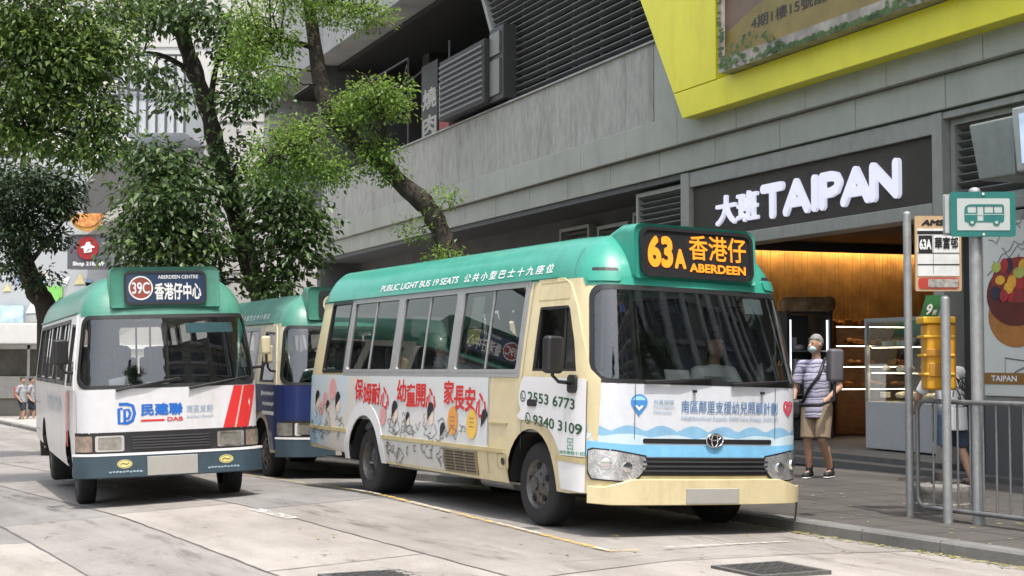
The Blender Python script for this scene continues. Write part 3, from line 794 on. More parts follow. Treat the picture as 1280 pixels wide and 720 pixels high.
    b.mirror(np.array(b.N(-.40, 1.24, .02)), (-.40, -1.27, 1.47), (.10, .17, .31), yawd=12)
    b.slab('mirror_base', BLACK, rrect(-.46, -.33, 1.16, 1.31, .04), [], .06, .04, .03, side='n')
    b.mirror(np.array(b.S(1.24, 1.10, .02)), (.02, 1.30, 1.46), (.12, .13, .29), M('mirror_grey', (.09, .09, .10), .5), yawd=-10)
    b.slab('mirror_base', BLACK, rrect(1.12, 1.34, 1.0, 1.16, .04), [], .06, .07, .06, side='u')
    # stickers and things on the dashboard
    b.slab('windscreen_sticker', M('sticker_pale', (.7, .8, .82), .6), rrect(.52, .74, 1.88, 2.01, .01), [], .1, -.012, 0)
    b.slab('windscreen_notice', M('notice_teal', (.5, .62, .62), .6), [(.925, 1.30), (.965, 1.31), (.955, 1.72), (.92, 1.72)], [], .1, -.012, 0, side='u')
    m = MB(); m.obox((-.33, -.10, 1.33), (.01, 0, .0), (0, .12, 0), (-.02, 0, .05)); m.obox((-.30, .12, 1.27), (.06, 0, 0), (0, .10, 0), (0, 0, .012)); m.build('dashboard_notice', M('paper', (.7, .72, .72), .7), rt)
    m = MB(); m.obox((-.35, .30, 1.28), (.03, 0, 0), (0, .10, 0), (0, 0, .055)); m.build('fare_box', TRIM, rt, bevel=.01)
    nm = M('notice_yellow', (.75, .75, .08), .6)
    b.slab('window_notice', M('notice_green', (.55, .72, .55), .6), [(-2.62, 1.75), (-2.36, 1.75), (-2.36, 2.05), (-2.62, 2.05)], [], .2, -.02, 0, side='n')
    b.slab('window_notice', nm, [(-2.64, 1.60), (-2.36, 1.60), (-2.36, 1.74), (-2.64, 1.74)], [], .2, -.02, 0, side='n')
    return b

# ================================================================== the two older minibuses
SPEC_OLD = dict(W=1.0, zb=1.27, ze=2.10, rake=.20, hr=.42, ri=.32, fr=.25, ws=(1.285, 2.06), wsy=1.0, wsx=-.3, wsu=1.03, skirt=.38, zw=.33, zo=-.05, rw=.365, xf=-1.10, xr=-5.035, cy=.30, cx=.32,
    near=[rrect(-6.5, -5.55, 1.32, 2.05, .05), rrect(-5.45, -4.2, 1.32, 2.05, .05), rrect(-4.1, -2.85, 1.32, 2.05, .05), rrect(-2.75, -1.55, 1.32, 2.05, .05), [(-1.22, 1.30), (-.40, 1.30), (-.44, 1.6), (-.55, 1.98), (-1.22, 2.0)]],
    kerb=[rrect(-6.5, -5.55, 1.32, 2.05, .05), rrect(-5.45, -4.2, 1.32, 2.05, .05), rrect(-4.1, -2.85, 1.32, 2.05, .05), rrect(-2.75, -1.75, 1.32, 2.05, .05), rrect(-1.5, -.6, .75, 2.0, .05)])
SLATE = M('slate_bumper', (.04, .07, .095), .5, var=.12, coat=.15, grime=.3)
OWHITE = M('older_white_paint', (.72, .71, .70), .4, var=.06, scale=3, coat=.25, grime=.28)
IVORY = M('ivory_paint', (.58, .52, .38), .4, var=.06, grime=.25)
NAVYP = M('navy_side_print', (.011, .023, .11), .4, var=.14, scale=2, coat=.25, grime=.25)
def older_bus(label, xy, yaw, gz, roll, navy):
    b = Bus('minibus', label, xy, yaw, gz, roll, 0, SPEC_OLD); rt = b.root
    body = IVORY if navy else OWHITE
    b.shell(body, GREEN2); b.wheels(); b.interior()
    for i, w in enumerate(SPEC_OLD['near']): b.glaze(w, 'n', BLACK if i < 4 and not navy else ALU if i < 4 else BLACK, .03, None if i == 4 else [sum(p[0] for p in w) / len(w)])
    for w in SPEC_OLD['kerb']: b.glaze(w, 'k', BLACK)
    b.slab('door', body, [(-1.30, 1.26), (-.28, 1.26), (-.34, 1.6), (-.46, 2.02), (-.55, 2.08), (-1.30, 2.08)], [SPEC_OLD['near'][4]], .1, .012, .01, side='n')
    b.slab('gutter', GREEN2, [(-6.8, 2.115), (-.85, 2.115), (-.85, 2.13), (-6.8, 2.13)], [], .2, .02, .018, side='n')
    wu = 1.04
    front = NAVYP if navy else M('front_white_older', (.64, .64, .67), .36, var=.05, coat=.25, grime=.14)
    b.slab('front_panel', front, [(-wu, .79), (wu, .79), (wu, 1.265), (-wu, 1.265)], [], .09, .006, .0, side='u')
    b.slab('lamp_panel', BLACK, [(-1.09, .565), (1.09, .565), (1.09, .80), (-1.09, .80)], [], .09, .008, .01, side='u')
    gr = b.slab('grille', BLACK, rrect(-.44, .44, .60, .765, .02), [], .1, .02, .012)
    b.deco('grille_bar', M('grille_bar'  , (.05, .05, .055), .35), lambda m: [patch(m, b.Fr, [(-.41, z), (.41, z), (.41, z + .016), (-.41, z + .016)], [], .2, .032, .014) for z in (.615, .645, .675, .705, .735)], parent=gr)
    for sg in (-1, 1):
        q = rrect(.50, .80, .595, .765, .02); q = [(sg * x, z) for x, z in q]; hl = b.slab('headlight', LENS2, q if sg > 0 else q[::-1], [], .06, .022, .014, side='u')
        q2 = rrect(.53, .77, .612, .748, .02); q2 = [(sg * x, z) for x, z in q2]
        b.slab('lamp_rim', CHROME, q if sg > 0 else q[::-1], [q2 if sg > 0 else q2[::-1]], .06, .027, .005, side='u', parent=hl)
        q = rrect(.83, 1.06, .595, .765, .02); q = [(sg * x, z) for x, z in q]; b.slab('indicator_lamp', AMBER if not navy else LENS2, q if sg > 0 else q[::-1], [], .06, .02, .012, side='u')
    bu = b.slab('bumper', SLATE, [(-1.04, .31), (1.04, .31), (1.04, .57), (-1.04, .57)], [], .08, .07, .08, side='u'); soften(bu, .012)
    b.slab('bumper_stripe', WHITE, [(-1.035, .55), (1.035, .55), (1.035, .574), (-1.035, .574)], [], .08, .0745, .08, side='u', parent=bu)
    pl = b.Fr(0, .4, .07)
    m = MB(); m.box(pl[0] - .03, pl[0] + .012, -.27, .27, .325, .53); m.build('number_plate', PLATE, rt, bevel=.004)
    if not navy:
        yo = M('oval_yellow', (.75, .68, .3), .5)
        b.deco('bumper_badge', yo, lambda m: [patch(m, b.Fr, ellipse(y, .46, .078, .047, 24), [], .08, .0735) for y in (-.50, .58)])
        b.deco('badge_line', M('olive_print', (.25, .2, .05), .5), lambda m: [(stroke(m, b.Fr, ellipse(y, .46, .066, .036, 24), .007, .075, True), stroke(m, b.Fr, [(y - .045, .455), (y - .02, .468), (y + .02, .455), (y + .045, .468)], .016, .075)) for y in (-.50, .58)])
        b.deco('bumper_lettering', M('pale_blue_print', (.35, .45, .55), .5), lambda m: [stroke(m, b.Fr, [(a + .035 * k, .375 + .004 * (k % 2)), (a + .035 * k + .026, .375 + .004 * (k % 3))], .016, .0735) for a, n in ((-.66, 10), (.38, 10)) for k in range(n)])
        def lg(m): letters(m, b.Fr, '民建聯', -.32, .13, .965, 1.10, .010, .04)
        b.deco('front_lettering', M('party_blue', (.015, .13, .5), .4), lambda m: (lg(m), stroke(m, b.Fr, [(-.55, 1.10), (-.46, 1.10), (-.405, 1.08), (-.385, 1.0), (-.41, .92), (-.46, .895), (-.55, .895), (-.55, 1.05), (-.51, 1.05)], .034, .010), stroke(m, b.Fr, [(-.49, .895), (-.49, 1.04), (-.45, 1.04), (-.43, 1.0), (-.45, .945), (-.49, .945)], .03, .0102)))
        b.deco('front_lettering', RED, lambda m: (letters(m, b.Fr, 'DAB', -.04, .13, .90, .945, .010, .03), stroke(m, b.Fr, [(-.32, .915), (-.07, .915)], .022, .010)))
        b.deco('front_small_lettering', M('grey_blue_print', (.3, .4, .52), .5), lambda m: (letters(m, b.Fr, '南區支部', .17, .46, .985, 1.065, .010, .012), letters(m, b.Fr, 'Southern Branch', .17, .46, .925, .955, .010, .008)))
        b.slab('red_stripe', RED, [(.57, .80), (.70, .80), (.80, 1.262), (.70, 1.262)], [], .08, .009)
        b.slab('red_stripe', RED, [(.585 + .135, .80), (.86, .80), (.955, 1.262), (.815, 1.262)], [], .08, .009)
        b.slab('pink_stripe', M('pink_print', (.75, .4, .36), .4), [(.70, .80), (.72, .80), (.815, 1.262), (.80, 1.262)], [], .08, .0095)
        sb, fn = b.sign_box(GREEN2, .60, 2.15, 2.60, -.20, 1.0, 2.48)
        m = MB(); patch(m, fn, rrect(-.43, .43, 2.20, 2.535, .06), [], .2, .014, .012); dp = m.build('display', M('display_navy', (.012, .03, .07), .3, coat=.5), sb, fixn=False)
        m = MB(); patch(m, fn, rrect(-.45, .45, 2.18, 2.555, .07), [rrect(-.425, .425, 2.205, 2.53, .055)], .2, .024, .022); m.build('display_frame', BLACK, sb, fixn=False)
        b.deco('route_disc', M('disc_red', (.22, .045, .035), .5), lambda m: patch(m, fn, ellipse(-.27, 2.365, .125, .125, 28), [], .2, .018), parent=dp)
        b.deco('display_lettering', M('sign_white_dim', (.6, .6, .6), .5), lambda m: (letters(m, fn, '39C', -.365, -.175, 2.30, 2.43, .0215, .02), stroke(m, fn, ellipse(-.27, 2.365, .125, .125, 32), .016, .021, True), letters(m, fn, 'ABERDEEN CENTRE', -.08, .36, 2.465, 2.505, .018, .015), letters(m, fn, '香港仔中心', -.12, .39, 2.23, 2.42, .018, .03)), parent=dp)
        # side print: faint characters
        b.deco('side_lettering', M('grey_blue_print', (.3, .4, .52), .5), lambda m: [stroke(m, b.N, [(-4.3 + .3 * k, 1.2 - .05 * (k % 2)), (-4.2 + .3 * k, 1.0 + .04 * (k % 3)), (-4.1 + .3 * k, 1.14), (-4.15 + .3 * k, .96)], .035, .006) for k in range(8)])
        b.deco('side_lettering', RED, lambda m: [patch(m, b.N, [(x, .62), (x + .10, .62), (x + .2, 1.24), (x + .1, 1.24)], [], .1, .0165) for x in (-1.2, -1.02)])
        b.slab('windscreen_sticker', M('sun_strip', (.25, .55, .62), .5), rrect(.22, .80, 1.86, 1.97, .01), [], .1, -.012)
        b.slab('windscreen_sticker', M('sticker_pale', (.7, .8, .82), .6), rrect(.82, .90, 1.62, 1.74, .005), [], .1, -.012)
        b.slab('windscreen_sticker', M('sticker_pale', (.7, .8, .82), .6), rrect(.83, .91, 1.46, 1.58, .005), [], .1, -.012)
        m = MB(); m.obox((-.28, -.52, 1.335), (.04, 0, .0), (0, .10, .02), (-.05, 0, .05)); m.obox((-.30, -.1, 1.30), (.06, 0, 0), (0, .12, 0), (0, 0, .03)); m.build('dashboard_notice', M('paper', (.7, .72, .72), .7), rt)
    else:
        wr = [(-6.86, .50), (-5.62, .42), (-5.5, .74), (-5.3, .86), (-5.04, .90), (-4.78, .86), (-4.6, .74), (-4.48, .42), (-1.64, .40), (-1.52, .74), (-1.36, .86), (-1.10, .90), (-.84, .86), (-.66, .74), (-.56, .40), (-.16, .40), (-.16, 1.27), (-6.86, 1.27)]
        b.slab('side_print', NAVYP, wr, [], .1, .014, .0, side='n')
        b.deco('side_lettering', WHT, lambda m: ([stroke(m, b.N, [(-.95 + .06 * k, z + .01 * (k % 2)), (-.91 + .06 * k, z - .008 * (k % 3))], .045, .018) for z in (1.15, 1.01) for k in range(10)], patch(m, b.N, rrect(-.98, -.34, .86, .91, .02), [], .1, .018), patch(m, b.N, ellipse(-1.0, 1.15, .04, .04, 12), [], .1, .018)))
        b.deco('front_notice', WHT, lambda m: patch(m, b.Fr, rrect(.30, .48, .93, 1.06, .01), [], .1, .009))
        b.deco('front_badge', RED, lambda m: patch(m, b.Fr, ellipse(-.05, .88, .05, .03, 12), [], .1, .009))
        sb, fn = b.sign_box(GREEN2, .60, 2.15, 2.60, -.20, 1.0, 2.48)
        m = MB(); patch(m, fn, rrect(-.45, .45, 2.18, 2.555, .07), [], .2, .016, .014); dp = m.build('display', BLACK, sb, fixn=False)
        b.deco('route_disc', M('disc_cream', (.5, .42, .25), .5), lambda m: patch(m, fn, ellipse(-.27, 2.365, .125, .125, 28), [ellipse(-.27, 2.365, .095, .095, 24)], .2, .02), parent=dp)
        b.deco('display_lettering', WHT, lambda m: (letters(m, fn, '39', -.345, -.195, 2.31, 2.42, .0215, .02), letters(m, fn, '香港仔', -.10, .38, 2.26, 2.46, .018, .03)), parent=dp)
        b.deco('roof_lettering', WHT, lambda m: letters(m, b.N, '公共小型巴士十六座位', -3.2, -1.2, 2.18, 2.26, .004, .015, 1.4))
    b.slab('forehead', GREEN2, [(-1.09, 2.065), (1.09, 2.065), (1.12, 2.11), (-1.12, 2.11)], [], .08, .006, 0, side='u')
    def seams(m):
        for x, z0, z1 in ((-1.33, .45, 2.08), (-2.2, .42, 1.28), (-3.4, .42, 1.28), (-5.75, .5, 1.28)): stroke(m, b.N, [(x, z0 + (z1 - z0) * i / 12) for i in range(13)], .006, .0155 if navy else .006)
        for z in (.62, 1.0): stroke(m, b.N, [(-6.7 + .25 * i, z) for i in range(5)], .006, .0155 if navy else .006)
        for sg in (-1, 1): stroke(m, b.S, [(sg * 1.045, .8 + .04 * i) for i in range(12)], .006, .0085)
    b.deco('panel_seam', SEAM, seams)
    b.wiper((-.58, 1.25), (.1, 1.37)); b.wiper((.20, 1.25), (.86, 1.36))
    b.mirror(np.array(b.N(-.35, 1.45, .01)), (-.26, -1.13, 1.68), (.09, .13, .24) if navy else (.10, .16, .28), M('ivory_mirror', (.5, .44, .28), .5) if navy else BLACK, yawd=12)
    b.mirror(np.array(b.K(-.35, 1.45, .01)), (-.22, 1.11, 1.70), (.08, .11, .21), M('ivory_mirror', (.5, .44, .28), .5), yawd=-12)
    return b
# ================================================================== THE SETTING
S_ROT = math.atan2(SU[1], SU[0])                    # local x = along, local y = -lateral is avoided: frame (along, left-hand normal)
SN = np.array([-SU[1], SU[0]])                      # = (.8916, .4529): the lateral axis
def sloc(a, l, z): return (a, l, z)                 # street-frame coordinates; objects get loc SO and rotation S_ROT
def street_obj(m, name, mat, kind='structure', **k):
    o = m.build(name, mat, loc=(SO[0], SO[1], 0), rz=S_ROT, fixn=False, **k)
    if kind: o['kind'] = kind
    return o
def sheet(m, a0, a1, l0, l1, zf, dz=0., step=1.):
    na = max(1, int(math.ceil((a1 - a0) / step))); nl = max(1, int(math.ceil((l1 - l0) / step)))
    v = [(a0 + (a1 - a0) * i / na, l0 + (l1 - l0) * j / nl, 0) for i in range(na + 1) for j in range(nl + 1)]
    v = [(a, l, zf(a, l) + dz) for a, l, _ in v]
    m.raw(v, [(i * (nl + 1) + j, (i + 1) * (nl + 1) + j, (i + 1) * (nl + 1) + j + 1, i * (nl + 1) + j + 1) for i in range(na) for j in range(nl)])
def concrete(name, a, b, bump=.25):
    """worn concrete: base tone, fine speckle, broad stains and oil drips"""
    m = bpy.data.materials.new(name); m.use_nodes = True; t = m.node_tree; p = t.nodes['Principled BSDF']; p.inputs['Roughness'].default_value = .82
    tc = t.nodes.new('ShaderNodeTexCoord')
    def noise(sc, det, str_=(1, 1, 1)):
        mp = t.nodes.new('ShaderNodeMapping'); mp.inputs['Scale'].default_value = str_; t.links.new(tc.outputs['Object'], mp.inputs[0])
        n = t.nodes.new('ShaderNodeTexNoise'); n.inputs['Scale'].default_value = sc; n.inputs['Detail'].default_value = det; n.inputs['Roughness'].default_value = .7
        t.links.new(mp.outputs[0], n.inputs['Vector']); return n.outputs['Fac']
    def ramp(f, p0, c0, p1, c1):
        r = t.nodes.new('ShaderNodeValToRGB'); e = r.color_ramp.elements; e[0].position = p0; e[0].color = (*c0, 1); e[1].position = p1; e[1].color = (*c1, 1); t.links.new(f, r.inputs[0]); return r.outputs[0]
    def mul(x, y, f=1.):
        n = t.nodes.new('ShaderNodeMix'); n.data_type = 'RGBA'; n.blend_type = 'MULTIPLY'; n.inputs['Factor'].default_value = f; t.links.new(x, n.inputs['A']); t.links.new(y, n.inputs['B']); return n.outputs['Result']
    c = ramp(noise(1.1, 8), .32, a, .68, b)
    c = mul(c, ramp(noise(85, 4), .30, (.72, .72, .72), .62, (1.06, 1.06, 1.06)))
    c = mul(c, ramp(noise(.55, 6, (.35, 1.6, 1)), .36, (.70, .69, .68), .56, (1, 1, 1)))
    c = mul(c, ramp(noise(2.6, 7, (.5, 1.3, 1)), .60, (1, 1, 1), .76, (.62, .61, .60)))
    v = t.nodes.new('ShaderNodeTexVoronoi'); v.inputs['Scale'].default_value = 240; t.links.new(tc.outputs['Object'], v.inputs['Vector'])
    c = mul(c, ramp(v.outputs['Distance'], .0, (.8, .8, .8), .5, (1.05, 1.05, 1.05)), .7)
    t.links.new(c, p.inputs['Base Color'])
    bp = t.nodes.new('ShaderNodeBump'); bp.inputs['Strength'].default_value = bump; bp.inputs['Distance'].default_value = .01
    t.links.new(noise(120, 5), bp.inputs['Height']); t.links.new(bp.outputs[0], p.inputs['Normal'])
    MATS[name] = m; return m
C_LIGHT = concrete('concrete_light', (.34, .311, .287), (.41, .378, .351))
C_MID = concrete('concrete_mid', (.25, .231, .218), (.318, .297, .28))
C_DARK = concrete('concrete_dark', (.21, .20, .195), (.275, .265, .255))
C_LANE = concrete('concrete_lane', (.275, .253, .236), (.34, .316, .296))
PAVE = concrete('pavement_dark', (.074, .066, .061), (.108, .098, .091))
KERBM = concrete('kerb_stone', (.15, .15, .145), (.24, .235, .23), .5)
JOINT = M('joint_tar', (.11, .10, .095), .9, var=.3, scale=30)
FARG = concrete('far_ground', (.34, .33, .31), (.44, .42, .40))

# ground to the horizon, road slabs, joints
m = MB(); m.raw([(-1500, -1500, -1.15), (1500, -1500, -1.15), (1500, 1500, -1.15), (-1500, 1500, -1.15)], [(0, 1, 2, 3)]); street_obj(m, 'ground', FARG)
m = MB()
mats = [C_LIGHT, C_MID, C_DARK, C_LANE]
cuts_l = [-45, -20, -8.6, -4.85, -3.72, -2.46, KERB + .02]
cuts_a = {0: [-70, 60], 1: [-70, -4, 60], 2: [-70, -9.2, -3.4, 2.2, 60], 3: [-70, -5.0, 1.5, 60], 4: [-70, -11., -5.2, -.2, 60], 5: [-70, -9.3, -4.3, 1.42, 60]}
pick = {0: [0, 0], 1: [0, 0, 0], 2: [0, 2, 0, 0], 3: [2, 1, 1], 4: [1, 1, 0, 0], 5: [1, 2, 3, 0]}  # dark slabs at left: patched concrete with tree shade painted into the tone
for i in range(6):
    ca = cuts_a[i]
    for j in range(len(ca) - 1):
        m.cur = mats.index(mats[pick[i][min(j, len(pick[i]) - 1)]]); sheet(m, ca[j], ca[j + 1], cuts_l[i], cuts_l[i + 1], road_z, 0, 1.2)
o = street_obj(m, 'road', mats)
m = MB()
jr = random.Random(5)
def joint(a0, l0, a1, l1, w=.016):
    n = max(2, int(math.hypot(a1 - a0, l1 - l0) / .25)); d = unit((a1 - a0, l1 - l0)); nn = np.array([-d[1], d[0]])
    P = [np.array([a0 + (a1 - a0) * k / n, l0 + (l1 - l0) * k / n]) + nn * jr.uniform(-.008, .008) for k in range(n + 1)]
    v = []
    for p in P:
        ww = w * jr.uniform(.6, 1.3)
        for sg in (-1, 1): q = p + nn * sg * ww / 2; v.append((q[0], q[1], road_z(*q) + .004))
    m.raw(v, [(2 * k, 2 * k + 2, 2 * k + 3, 2 * k + 1) for k in range(n)])
for i in range(1, 6): joint(-60, cuts_l[i], 12, cuts_l[i], .02 if i > 2 else .016)
for i in range(1, 6):
    for a in cuts_a[i][1:-1]: joint(a, cuts_l[i], a, cuts_l[i + 1])
def crack(a, l, ang, n, w):
    for _ in range(n):
        a2, l2 = a + .14 * math.cos(ang), l + .14 * math.sin(ang); joint(a, l, a2, l2, w); a, l = a2, l2; ang += jr.uniform(-.5, .5)
for a, l, g_, n, w in ((.2, -3.0, .3, 9, .007), (-2.2, -4.2, 2.2, 7, .007), (.9, -1.9, 1.2, 8, .006), (-5.8, -3.2, .6, 8, .008), (1.2, -4.3, 2.6, 8, .006), (-1.6, -5.6, .2, 9, .007), (1.5, .2, 1.9, 7, .006)): crack(a, l, g_, n, w)
street_obj(m, 'road_joints', JOINT)
# oil drips and tyre scuffs as thin stains of their own shape
def stain(name, c, lo, hi, sc, st):
    mm = bpy.data.materials.new(name); mm.use_nodes = True; t = mm.node_tree; p = t.nodes['Principled BSDF']; p.inputs['Base Color'].default_value = (*c, 1); p.inputs['Roughness'].default_value = .6
    tc = t.nodes.new('ShaderNodeTexCoord'); mp = t.nodes.new('ShaderNodeMapping'); mp.inputs['Scale'].default_value = st; t.links.new(tc.outputs['Object'], mp.inputs[0]); n = t.nodes.new('ShaderNodeTexNoise'); n.inputs['Scale'].default_value = sc; n.inputs['Detail'].default_value = 7; n.inputs['Roughness'].default_value = .7; t.links.new(mp.outputs[0], n.inputs['Vector'])
    r = t.nodes.new('ShaderNodeValToRGB'); e = r.color_ramp.elements; e[0].position = lo; e[0].color = (0, 0, 0, 1); e[1].position = hi; e[1].color = (.75, .75, .75, 1); t.links.new(n.outputs['Fac'], r.inputs[0]); t.links.new(r.outputs[0], p.inputs['Alpha']); return mm
m2_ = MB()
for l0_, w_ in ((-2.05, .34), (-3.95, .30), (-.25, .30), (.62, .26)): sheet(m2_, -22, 7, l0_ - w_ / 2, l0_ + w_ / 2, road_z, .0065, .8)
street_obj(m2_, 'tyre_scuffs', stain('tyre_scuff', (.08, .075, .07), .50, .82, 3.2, (.25, 1.5, 1)))
m2_ = MB(); sheet(m2_, -16, 7, -3.35, -2.75, road_z, .008, .8); sheet(m2_, -9, 4, .0, .36, road_z, .008, .8); sheet(m2_, -16, 7, -4.7, -4.3, road_z, .008, .8)
street_obj(m2_, 'oil_stains', stain('oil_stain', (.05, .047, .045), .60, .74, 4.5, (.8, 1.2, 1)))
# painted markings, worn
def paint(name, c):
    mm = bpy.data.materials.new(name); mm.use_nodes = True; t = mm.node_tree; p = t.nodes['Principled BSDF']; p.inputs['Base Color'].default_value = (*c, 1); p.inputs['Roughness'].default_value = .7
    tc = t.nodes.new('ShaderNodeTexCoord'); n = t.nodes.new('ShaderNodeTexNoise'); n.inputs['Scale'].default_value = 14; n.inputs['Detail'].default_value = 8; n.inputs['Roughness'].default_value = .75; t.links.new(tc.outputs['Object'], n.inputs['Vector'])
    r = t.nodes.new('ShaderNodeValToRGB'); r.color_ramp.elements[0].position = .40; r.color_ramp.elements[1].position = .60; t.links.new(n.outputs['Fac'], r.inputs[0]); t.links.new(r.outputs[0], p.inputs['Alpha']); MATS[name] = mm; return mm
PW, PY = paint('road_paint_white', (.62, .61, .58)), paint('road_paint_yellow', (.62, .42, .09))
def mark(m, pts, w, dz=.009):
    P = []
    for (a, l), (a2, l2) in zip(pts, pts[1:]):
        n = max(1, int(math.hypot(a2 - a, l2 - l) / .4)); P += [(a + (a2 - a) * k / n, l + (l2 - l) * k / n) for k in range(n)]
    P.append(pts[-1]); P = np.array(P); d = np.gradient(P, axis=0); nn = np.stack([-d[:, 1], d[:, 0]], 1); nn /= np.linalg.norm(nn, axis=1)[:, None]
    v = []
    for p, q in zip(P, nn):
        for sg in (-1, 1): z = p + q * sg * w / 2; v.append((z[0], z[1], road_z(*z) + dz))
    m.raw(v, [(2 * k, 2 * k + 2, 2 * k + 3, 2 * k + 1) for k in range(len(P) - 1)])
def onr(px, py): p = on_road(px, py); return to_street(p.x, p.y)
A0 = onr(318, 595); A1 = onr(762, 690)
mw, my = MB(), MB()
dd = np.array(A1) - np.array(A0); ln = np.linalg.norm(dd); dd /= ln
k = -6.; w_ = True
while k < ln:
    e = min(k + (1.05 if w_ else 1.0), ln); mark(mw, [tuple(np.array(A0) + dd * k), tuple(np.array(A0) + dd * e)], .04, .012) if w_ else None; w_ = not w_; k = e
mark(my, [tuple(np.array(A0) - dd * 6), A1], .055)
B0, B1 = onr(830, 685), onr(985, 678)
mark(mw, [B0, B1], .055); mark(my, [A1, onr(800, 688)], .06)
mark(mw, [onr(318, 637), onr(368, 649)], .12)
q0 = onr(318, 637); dq = unit(np.array(onr(368, 649)) - np.array(q0))
for k in (-3.0, -6.0, -9): mark(mw, [tuple(np.array(q0) + dq * k), tuple(np.array(q0) + dq * (k + 1.3))], .12)
street_obj(mw, 'white_road_markings', PW); street_obj(my, 'yellow_road_markings', PY)

# kerb stones and pavement
m = MB(); a = -60.
while a < 14:
    L = .92; z = lambda q: pave_z(q)
    v = []
    for q in (a + .006, a + L - .006):
        for l, h in ((KERB, -.14), (KERB, -.018), (KERB + .018, .0), (KERB + .15, .002), (KERB + .15, -.14)): v.append((q, l, z(q) + h + .004))
    m.raw(v, [(0, 1, 6, 5), (1, 2, 7, 6), (2, 3, 8, 7), (3, 4, 9, 8), (0, 4, 3, 2, 1), (5, 6, 7, 8, 9)]); a += L
street_obj(m, 'kerb', KERBM)
m = MB(); sheet(m, -25, 14, KERB + .14, 34, lambda a, l: pave_z(a), 0, 2.)
street_obj(m, 'pavement', PAVE)
m = MB(); sheet(m, -60, -25.02, KERB + .14, 34, lambda a, l: pave_z(a), 0, 2.)
street_obj(m, 'far_pavement_sun_tone', FARG)  # same pavement farther off; its paler tone stands in for direct sun
m = MB()                                             # paver joints
for k in range(34):
    l = KERB + .15 + .3 * k
    if k % 2 == 0 and k < 14:
        v = []
        for q in np.arange(-30, 8, 1.): v += [(q, l - .005, pave_z(q) + .003), (q, l + .005, pave_z(q) + .003)]
        m.raw(v, [(2 * i, 2 * i + 2, 2 * i + 3, 2 * i + 1) for i in range(len(v) // 2 - 1)])
for q in np.arange(-24, 8, .6): m.raw([(q - .005, KERB + .15, pave_z(q) + .0035), (q + .005, KERB + .15, pave_z(q) + .0035), (q + .005, 5.2, pave_z(q) + .0035), (q - .005, 5.2, pave_z(q) + .0035)], [(0, 1, 2, 3)])
street_obj(m, 'paving_joints', M('paver_joint', (.05, .048, .046), .9))

# manhole covers
IRON = M('cast_iron', (.075, .072, .07), .6, metal=.4, var=.4, scale=30, bump=.4)
for px, py, lab, sz in ((963, 711, 'dark checkered manhole cover on the road in front of the cream minibus', .29), (475, 722, 'dark manhole cover at the bottom edge of the photo in the pale road', .34)):
    p = on_road(px, py); a, l = to_street(p.x, p.y)
    r = thing('manhole_cover', lab, 'manhole cover', (p.x, p.y, p.z), S_ROT, 'manhole covers in the road')
    m = MB(); m.box(-sz, sz, -sz, sz, -.05, .006); m.build('frame', M('cover_frame', (.10, .097, .094), .7, var=.3, scale=20), r)
    m = MB(); m.box(-sz + .05, sz - .05, -sz + .05, sz - .05, -.05, .009)
    n = 9
    for i in range(n):
        for j in range(n):
            c = (-sz + .09 + (2 * sz - .18) * i / (n - 1), -sz + .09 + (2 * sz - .18) * j / (n - 1)); d = .022 if (i + j) % 2 else -.022
            m.obox((c[0], c[1], .009), (.022, d, 0), (-d * .25, .0055, 0), (0, 0, .004))
    m.build('lid', IRON, r)

# ================================================================== THE PODIUM BUILDING (facade frame: s, depth, z)
def fthing(name, label, cat, s, d, z, group=None): return thing(name, label, cat, fw(s, d, z), F_ROT, group)
def fbuild(m, name, mat, root, org, **k): return m.build(name, mat, root, origin=org, **k)
FASC = M('fascia_panel', (.345, .355, .315), .55, var=.10, scale=1.2, grime=.15, gscale=1.2)
FRAMEG = M('grey_metal_frame', (.29, .295, .275), .5, var=.1, metal=.1, grime=.2)
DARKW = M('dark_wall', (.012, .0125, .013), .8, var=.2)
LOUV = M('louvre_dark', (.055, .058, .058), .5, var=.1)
YEL = M('yellow_panel', (.80, .73, .035), .45, var=.07, scale=1.0, coat=.05, grime=.14, gscale=1.)
CONC = M('streaked_concrete', (.29, .288, .262), .85, col2=(.44, .435, .40), scale=5., detail=9, stretch=(1.3, 1.3, .55), bump=.35, grime=.35, gscale=1.0)
CONCS = M('smooth_concrete', (.36, .36, .35), .8, var=.15, scale=1.5, grime=.25, gscale=.8)
WOOD = M('warm_wood', (.16, .075, .03), .5, var=.35, scale=5, stretch=(1, 1, 5))
O3 = (0, 0, 0)
pod = fthing('commercial_building', 'grey commercial building with lapped fascia panels, yellow frame and louvred car park floor', 'building', 0, 0, 0)
SL_, SR_ = -28., 10.
m = MB()
for z0, z1, d, sh in ((4.52, 4.945, -.05, 0.), (4.955, 5.45, -.16, .95)):
    s_ = SL_ + sh * .9
    m.box(SL_, s_ - .008, d, d + .3, z0, z1) if sh else None
    while s_ < SR_:
        m.box(s_ + .007, min(s_ + 1.92, SR_) - .007, d, d + .3, z0, z1); s_ += 1.92
fbuild(m, 'fascia', FASC, pod, O3, bevel=.012)
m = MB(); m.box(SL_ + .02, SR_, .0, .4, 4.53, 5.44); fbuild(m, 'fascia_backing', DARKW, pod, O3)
m = MB(); s_ = SL_
while s_ < -5.3:
    e = min(s_ + 2.4, -5.3); m.box(s_ + .006, e - .006, .02, .35, 5.47, 6.86); s_ = e
fbuild(m, 'parapet', CONC, pod, O3)
m = MB(); m.box(-5.29, SR_, .03, .35, 5.47, 6.86); fbuild(m, 'parapet_panel', FASC, pod, O3)
m = MB(); m.box(SL_, -5.0, -.03, .4, 6.865, 6.90); m.build('parapet_coping', CONCS, pod)
m = MB(); m.box(SL_, -4.1, .0, 6, 4.42, 4.515); fbuild(m, 'soffit', M('soffit_grey', (.10, .105, .105), .7), pod, O3)
